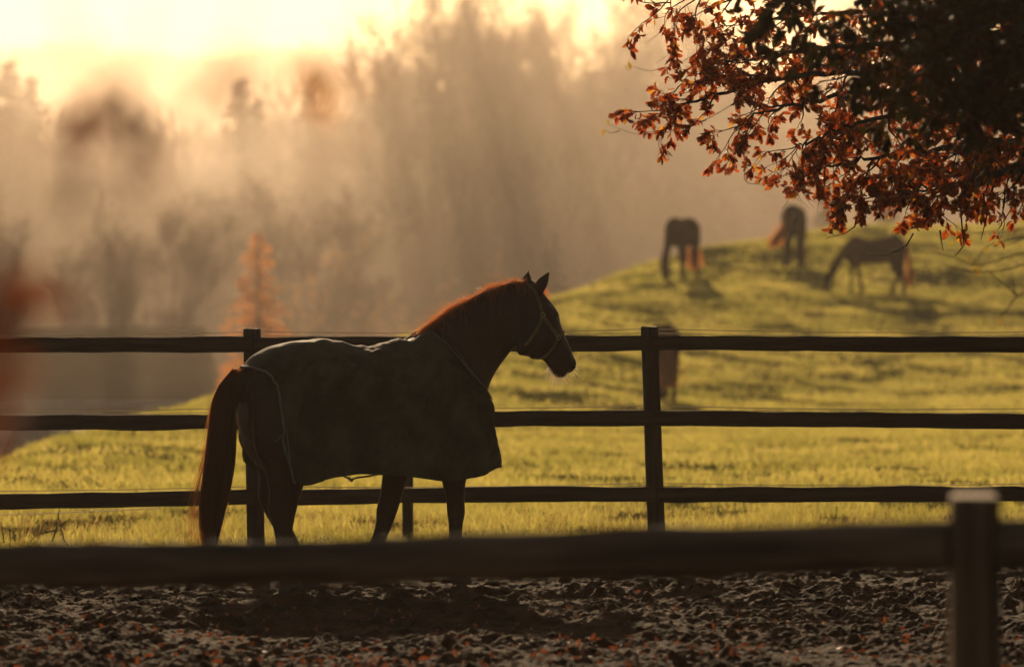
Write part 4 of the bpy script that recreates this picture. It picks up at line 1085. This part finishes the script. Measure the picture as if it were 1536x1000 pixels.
# ------------------------------------------------------------------ fallen leaves
n = 4200; Y = 24 + (RNG.random(n) ** 1.1) * 12; X = RNG.uniform(-1, 1, n) * Y * .1
keep = RNG.random(n) < np.clip(1.3 - (Y - 27) / 6, .10, 1) * np.clip(.55 + 2.2 * fbm(X / .6, Y / .9, 3, 66), .04, 1); X, Y = X[keep], Y[keep]; Z = mud_z(X, Y) + .012
b = MB(); ax = rnd_unit(len(X)); ax[:, 2] *= .45; leaf_batch(b, np.stack([X, Y, Z], -1), ax, RNG.uniform(.018, .055, len(X)), LT, .9)
tag(b.build('leaf_litter', M_litter), kind='stuff')

# ------------------------------------------------------------------ the valley: yard, barn, cars
def gz(X, Y): return float(ground_z(np.array([float(X)]), np.array([float(Y)]))[0])
BY = 262.0; BX1 = (322 - 768) / F * BY; BX0 = BX1 - 26
zg = -4.95; ze = EYE - (602 - HY) / F * BY; zr = EYE - (490 - HY) / F * (BY + 6)
barn = tag(empty('barn', ((BX0 + BX1) / 2, BY, zg)), 'barn with a large dark roof and pale wall, seen through the rails at the left', 'building')
cx, cy = (BX0 + BX1) / 2, BY
def rel(b): b.v = [v - np.array([cx, cy, zg]) for v in b.v]; return b
b = MB(); b.box((BX0 + .5, BY + .6, zg - 1), (BX1 - .6, BY + 11.4, ze)); rel(b).build('wall', M_pale, barn)
b = MB(); rx0, rx1 = BX0 + 3.0, BX1 - .8
Vr = [(BX0, BY, ze), (BX1, BY, ze), (BX1, BY + 12, ze), (BX0, BY + 12, ze), (rx0, BY + 6, zr), (rx1, BY + 6, zr)]
Vr += [(x, y, z - .25) for x, y, z in Vr[:4]]
b.add(Vr, [(0, 1, 5, 4), (2, 3, 4, 5), (0, 6, 7, 1), (1, 7, 8, 2), (2, 8, 9, 3), (3, 9, 6, 0), (6, 9, 8, 7)], [(1, 2, 5), (3, 0, 4)]); rel(b).build('roof', M_roof, barn)
for q in range(3):
    x = BX1 - 6 - q * 7; b = MB(); b.box((x, BY + .5, zg), (x + 2.6, BY + .598, ze - .25)); rel(b).build('door', M_door, barn)
b = MB(); b.tube([(BX0, BY - .08, ze - .12), (BX1, BY - .08, ze - .12)], .08, 8); rel(b).build('gutter', M_pale, barn)
ys_ = grid_mesh('farm_yard', np.linspace(-60, -8, 40), np.linspace(215, 261.6, 40), lambda X, Y: ground_z(X, Y) * 0 + np.maximum(ground_z(X, Y), -5.2) + .03)
tag(link('farm_yard', ys_, M_yard), kind='structure')
def car(X, Y, rz, paint, label, L=4.3, Wd=1.75, H=1.45, van=False):
    e = tag(empty('parked_car', (X, Y, gz(X, Y) + .04), R(rz)), label, 'car')
    prof = [(-L / 2, .35), (-L / 2, .8), (-L / 2 + .25, .95), (-L * .32, 1.0), (-L * .16, H - .02), (L * .14, H), (L * .30, H - .1) if not van else (L * .45, H), (L * .44, 1.0), (L / 2, .9), (L / 2, .35)]
    n = len(prof); b = MB(); V = []
    for s_, k in ((-1, .96), (-1, 1), (1, 1), (1, .96)):
        pass
    V = [(x, -Wd / 2 * (1 if z < 1.05 else .84), z) for x, z in prof] + [(x, Wd / 2 * (1 if z < 1.05 else .84), z) for x, z in prof]
    b.add(V, [(i, (i + 1) % n, n + (i + 1) % n, n + i) for i in range(n)], [(0, i + 1, i) for i in range(1, n - 1)] + [(n, n + i, n + i + 1) for i in range(1, n - 1)])
    b.build('body', paint, e)
    for s_ in (-1, 1):
        b = MB(); y = s_ * Wd / 2 * .93
        b.add([(-L * .27, y * 1.03, 1.04), (L * .38, y * 1.03, 1.04), (L * .26, y * .93, H - .14), (-L * .15, y * .93, H - .1)], [(0, 1, 2, 3)]); b.build('side_window', M_glass, e)
    for sx in (-.31, .31):
        for sy in (-1, 1):
            b = MB(); b.tube([(L * sx, sy * (Wd / 2 - .2), .32), (L * sx, sy * (Wd / 2 + .01), .32)], .32, 16); b.build('wheel', M_tyre, e)
    return e
car((122 - 768) / F * 245, 245, 4, M_red, 'red car half hidden by the grassy slope, under the middle rail at the left', H=1.8, L=2.6)
car((36 - 768) / F * 240, 240, 2, M_dark, 'dark van parked at the left edge, under the middle rail', L=2.6, H=2.2, van=True)
car((178 - 768) / F * 254, 254, 0, M_red, 'red car parked before the barn wall, just above the middle rail', L=3.9, H=1.4)

# ------------------------------------------------------------------ woods
def bare_tree(H, seed, spread=.5, levels=5, trunk_r=.16, upright=.5, pieces=1.0):
    rg = np.random.default_rng(seed); tr = MB(); cr = MB(); tips = []
    def grow(p, d, L, r, lv):
        n = 4; pts = [p]; dd = d
        for i in range(n):
            dd = dd + rg.normal(0, .12, 3) + np.array([0, 0, .05 * upright]); dd = dd / np.linalg.norm(dd); pts.append(pts[-1] + dd * L / n)
        pts = np.array(pts); m = cr if lv > 0 else tr
        m.tube(pts, np.linspace(r, r * .6, n + 1), 3 if lv > 1 else 6, cap=False)
        if lv >= levels:
            tips.append(pts[-1])
            m_ = 5; e = rg.normal(size=(m_, 3)) * .5 + dd; e /= np.linalg.norm(e, axis=1)[:, None]; c0 = pts[rg.integers(1, n + 1, m_)]
            l_ = rg.uniform(.4, 1.0, m_)[:, None] * L * 1.1; q_ = rg.normal(size=(m_, 3)) * .009
            P3 = np.stack([c0, c0 + e * l_ * .5 + rg.normal(0, .05, (m_, 3)), c0 + e * l_ + rg.normal(0, .1, (m_, 3))], 1); cr.ribbons(P3, np.stack([q_, q_, q_ * .4], 1))
            return
        k = rg.integers(3, 5) if lv < levels - 1 else rg.integers(3, 6)
        if lv == 0: k = 7
        for q in range(k):
            f = rg.uniform(.35, 1) if lv > 0 else rg.uniform(.45, 1.0); x = f * n; i = min(int(x), n - 1); c = pts[i] + (pts[i + 1] - pts[i]) * (x - i)
            a = rg.normal(size=3); a[2] *= .6; e = dd * (1 - spread * .5) + a / np.linalg.norm(a) * spread + np.array([0, 0, .25 * upright]); e /= np.linalg.norm(e)
            grow(c, e, L * rg.uniform(.5, .72), r * .46, lv + 1)
    grow(np.zeros(3), np.array([0, 0, 1.]), H * .5, trunk_r, 0)
    return tr, cr, np.array(tips)
def conifer(H, Rb, seed, n_wh=26, dens=1.0):
    rg = np.random.default_rng(seed); tr = MB(); tr.tube([(0, 0, 0), (0, 0, H * .5), (0, 0, H)], [.22, .12, .02], 8); lf = MB()
    P_, S_ = [], []
    for w in range(n_wh):
        f = .08 + .92 * w / n_wh; z0 = H * f; Rr = Rb * (1 - f) ** .95 + .06
        for q in range(9):
            a = rg.uniform(0, 6.28); L = Rr * rg.uniform(.6, 1.15); dz = -.25 * L + rg.normal(0, .1)
            m = int(10 * dens * (L / Rb) + 5)
            for i in range(m):
                t = rg.random(); c = np.array([math.cos(a) * L * t, math.sin(a) * L * t, z0 + dz * t * t])
                e = np.array([math.cos(a), math.sin(a), -.3]) * .3 + rg.normal(0, .35, 3); e = e / np.linalg.norm(e) * rg.uniform(.2, .45) * (H / 9) * (1.1 - .75 * f)
                P_.append([c, c + e * .5, c + e]); s = rg.normal(size=3); s = s / np.linalg.norm(s) * .085 * (H / 9); S_.append([s, s, s * .2])
    lf.ribbons(np.array(P_), np.array(S_)); return tr, lf
def place(meshes, name, X, Y, rz, sc, label, group=None, sink=.2, cat='tree'):
    e = tag(empty(name, (X, Y, gz(X, Y) - sink), rz), label, cat, group); e.scale = (sc, sc, sc * RNG.uniform(.95, 1.08) if group else sc)
    for nm, me in meshes: link(nm, me, None, e)
    return e
def fin(mb, nm, m, smooth=False):
    me = mb.mesh(nm, smooth); me.materials.append(m); return me
kinds = []
for q, (H, sp, up) in enumerate(((18, .42, .9), (20, .36, 1.1), (16, .52, .7), (19, .40, .9))):
    tr, cr, tips = bare_tree(H, 100 + q, sp, 5, .2, up)
    kinds.append([('trunk', fin(tr, 'trunk', M_wbark)), ('crown', fin(cr, 'crown', M_twigs))])
RHs = None
KH = [max(v.co.z for v in k_[1][1].vertices) for k_ in kinds]
rkinds = []
for q in range(2):
    tr, cr, tips = bare_tree(13, 140 + q, .6, 4, .16, .5)
    b = MB(); tp = np.repeat(tips, 9, 0) + RNG.normal(0, .35, (len(tips) * 9, 3)); leaf_batch(b, tp, rnd_unit(len(tp)), RNG.uniform(.2, .4, len(tp)), LS, .4)
    b.v += [v for v in cr.v]; off_ = b.n
    k = 0; 
    for a, Qq in zip(cr.v, cr.q): pass
    mm = MB(); mm.add(np.concatenate(b.v[:-len(cr.v)]), np.concatenate(b.q)); mm.add(np.concatenate(cr.v), np.concatenate(cr.q))
    rkinds.append([('trunk', fin(tr, 'trunk', M_wbark)), ('crown', fin(mm, 'crown', M_russet))])
def XY(px, Y): return (px - 768) / F * Y, Y
RH = [max(v.co.z for v in k_[1][1].vertices) for k_ in rkinds]
# the tall bare group that breaks the skyline in the middle
big = tag
tall = []
for (px, Y, k, sc, lb) in ((622, 306, 1, 1.20, 'tall bare tree with the broadest crown against the sky, left of the middle group'), (705, 308, 3, 1.22, 'tall bare tree rising out of the top of the picture in the middle'),
                           (785, 304, 1, 1.20, 'tall bare tree right of the middle, its dark crown touching the top of the picture'), (860, 310, 0, 1.30, 'bare tree at the right end of the tall group, left of the oak leaves')):
    x, y = XY(px, Y); place(kinds[k], 'bare_tree', x, y, px * .7, sc, lb)
for (px, Y, k, sc) in ((568, 340, 0, 1.0), (590, 350, 2, 1.25), (660, 345, 0, 1.35), (735, 355, 2, 1.35), (815, 348, 3, 1.2), (900, 352, 1, 1.2), (960, 345, 0, 1.3), (1040, 352, 3, 1.35), (1120, 345, 1, 1.35), (1200, 350, 2, 1.4), (1290, 345, 0, 1.35), (1380, 350, 1, 1.4), (1480, 348, 3, 1.4), (1570, 345, 0, 1.4), (520, 360, 3, .85)):
    x, y = XY(px, Y); place(kinds[k], 'bare_tree', x, y, px * .3, sc, 'tall bare tree in the mist at the edge of the wood', 'tall bare trees in the mist')
for q in range(130):
    px = RNG.uniform(-60, 1600); Y = RNG.uniform(342, 395) if q % 4 else RNG.uniform(400, 480)
    x, y = XY(px, Y)
    top = (172 if px < 520 else 120)
    zt = EYE + (HY - top + RNG.normal(-14, 12)) / F * Y; H = max(5, zt - gz(x, y)); kk = q % 4; h0 = KH[kk] * .97
    place(kinds[kk], 'bare_tree', x, y, q * 1.7, min(1.5, H / h0), 'bare tree merging into the misty hillside wood', 'bare trees in the hillside wood')
for q in range(46):
    px = RNG.uniform(-40, 1600); Y = RNG.uniform(312, 350)
    x, y = XY(px, Y)
    if px < 360 and Y < 325: Y = 330; x, y = XY(px, Y)
    place(rkinds[q % 2], 'russet_tree', x, y, q * 2.1, RNG.uniform(.55, 1.0) * (.7 if px < 450 else 1), 'small russet tree in front of the misty wood', 'small russet trees below the wood')
for q, (px, py, Y) in enumerate(((400, 225, 318), (440, 250, 322), (360, 262, 325), (60, 300, 320), (130, 330, 318), (10, 280, 322), (215, 345, 316), (280, 330, 320), (300, 395, 314), (500, 285, 320), (560, 300, 318), (610, 250, 325), (660, 310, 312), (700, 270, 320), (745, 330, 308),
        (790, 260, 318), (840, 300, 310), (885, 250, 320), (930, 290, 312), (980, 260, 318), (1030, 300, 308), (1080, 250, 320), (1130, 280, 312), (1180, 240, 318), (90, 240, 330), (180, 265, 332), (240, 255, 334), (590, 370, 305), (680, 395, 300), (770, 390, 302), (330, 420, 308), (450, 430, 306))):
    x, y = XY(px, Y); H = EYE + (HY - py) / F * Y - gz(x, y)
    if q % 3: place(rkinds[q % 2], 'russet_tree', x, y, q * 2.9, H / RH[q % 2], 'small russet tree in front of the misty wood', 'small russet trees below the wood')
    else: place(kinds[q % 4], 'bare_tree', x, y, q * 2.9, H / KH[q % 4], 'small bare tree standing in front of the misty wood', 'small bare trees below the wood')
for (px, py, Y, k, lb) in ((12, 235, 266, 1, 'slim bare tree at the left edge, in front of the misty wood'), (92, 300, 270, 3, 'small dark bare tree right of the left edge, above the top rail'), (200, 262, 268, 1, 'slim bare tree leaning up to the right, below the dark blurred leaves'),
        (248, 282, 272, 0, 'slim bare tree halfway between the left edge and the golden larch'), (425, 255, 274, 2, 'round crowned bare tree behind and right of the golden larch')):
    x, y = XY(px, Y); place(kinds[k], 'bare_tree', x, y, px * .9, (EYE + (HY - py) / F * Y - gz(x, y)) / KH[k], lb)
# far skyline wood on the left
for q in range(60):
    px = -40 + q * 10.5 + RNG.normal(0, 4); Y = RNG.uniform(880, 960); x, y = XY(px, Y)
    zt = EYE + (HY - 72 + 8 * math.sin(px / 60) + RNG.normal(0, 3)) / F * Y; H = max(6, zt - gz(x, y))
    place(rkinds[q % 2], 'ridge_tree', x, y, q, H / RH[q % 2], 'pale tree on the farthest ridge below the sky', 'trees on the farthest ridge')
tr, lf = conifer(9, 3.5, 5, 30, 3.0); larch = [('trunk', fin(tr, 'trunk', M_wbark)), ('crown', fin(lf, 'crown', M_larch))]
x, y = XY(387, 266); place(larch, 'larch_tree', x, y, 0, 1.22, 'golden orange larch standing left of the middle behind the top rail')
tr, cr, tips = bare_tree(7, 177, .5, 3, .1, .8)
m3 = MB(); tp = np.repeat(tips[::2], 5, 0) + RNG.normal(0, .22, (len(tips[::2]) * 5, 3)); leaf_batch(m3, tp, rnd_unit(len(tp)), RNG.uniform(.12, .26, len(tp)), LS, .4)
osap = [('trunk', fin(tr, 'trunk', M_wbark)), ('twigs', fin(cr, 'twigs', M_twigs)), ('crown', fin(m3, 'crown', M_larch))]; OH = float(tips[:, 2].max())
for (px, py, Y, lb_) in ((492, 378, 285, 'orange sapling right of the golden larch, second from it'), (530, 355, 288, 'tallest of the small orange saplings right of the larch'), (552, 412, 284, 'lowest of the small orange saplings, above the horse rump'), (738, 378, 286, 'small orange sapling just above the neck of the blanketed horse')):
    x, y = XY(px, Y); place(osap, 'orange_sapling', x, y, px, (EYE + (HY - py) / F * Y - gz(x, y)) / OH, lb_, 'orange saplings beside the larch')
tr, lf = conifer(12, 3.6, 8, 34, 3.2); con = [('trunk', fin(tr, 'trunk', M_wbark)), ('crown', fin(lf, 'crown', M_needle))]
for (px, py, Y, w_, lb) in ((360, 108, 352, 1, 'dark pointed conifer standing above the wood against the pale ridge'), (15, 80, 348, 1, 'dark conifer at the far left above the wood'), (48, 105, 350, 1, 'shorter conifer right of the one at the far left edge'),
                        (465, 122, 356, 1, 'dark conifer behind the blurred orange leaf'), (-20, 70, 346, 1, 'tall conifer at the left edge of the picture'), (385, 140, 353, 1, 'small conifer close right of the pointed one')):
    x, y = XY(px, Y); zt = EYE + (HY - py) / F * Y; place(con, 'conifer', x, y, px, (zt - gz(x, y)) / 12, lb)
for (px, py, Y) in ((830, 350, 270), (1240, 280, 262), (1330, 270, 258)):
    x, y = XY(px, Y); zt = EYE + (HY - py) / F * Y; place(con, 'young_conifer', x, y, px, (zt - gz(x, y)) / 12, {1105: 'young conifer behind the crest, between the two upper horses', 1140: 'young conifer just left of the horse with the orange tail', 830: 'young conifer above the head of the blanketed horse', 1165: 'young conifer directly behind the horse with the orange tail', 1010: 'young conifer behind the far left grazing horse', 1240: 'young conifer behind the crest under the oak leaves, left one', 1330: 'young conifer behind the crest under the oak leaves, right one'}[px], 'young conifers beyond the crest')
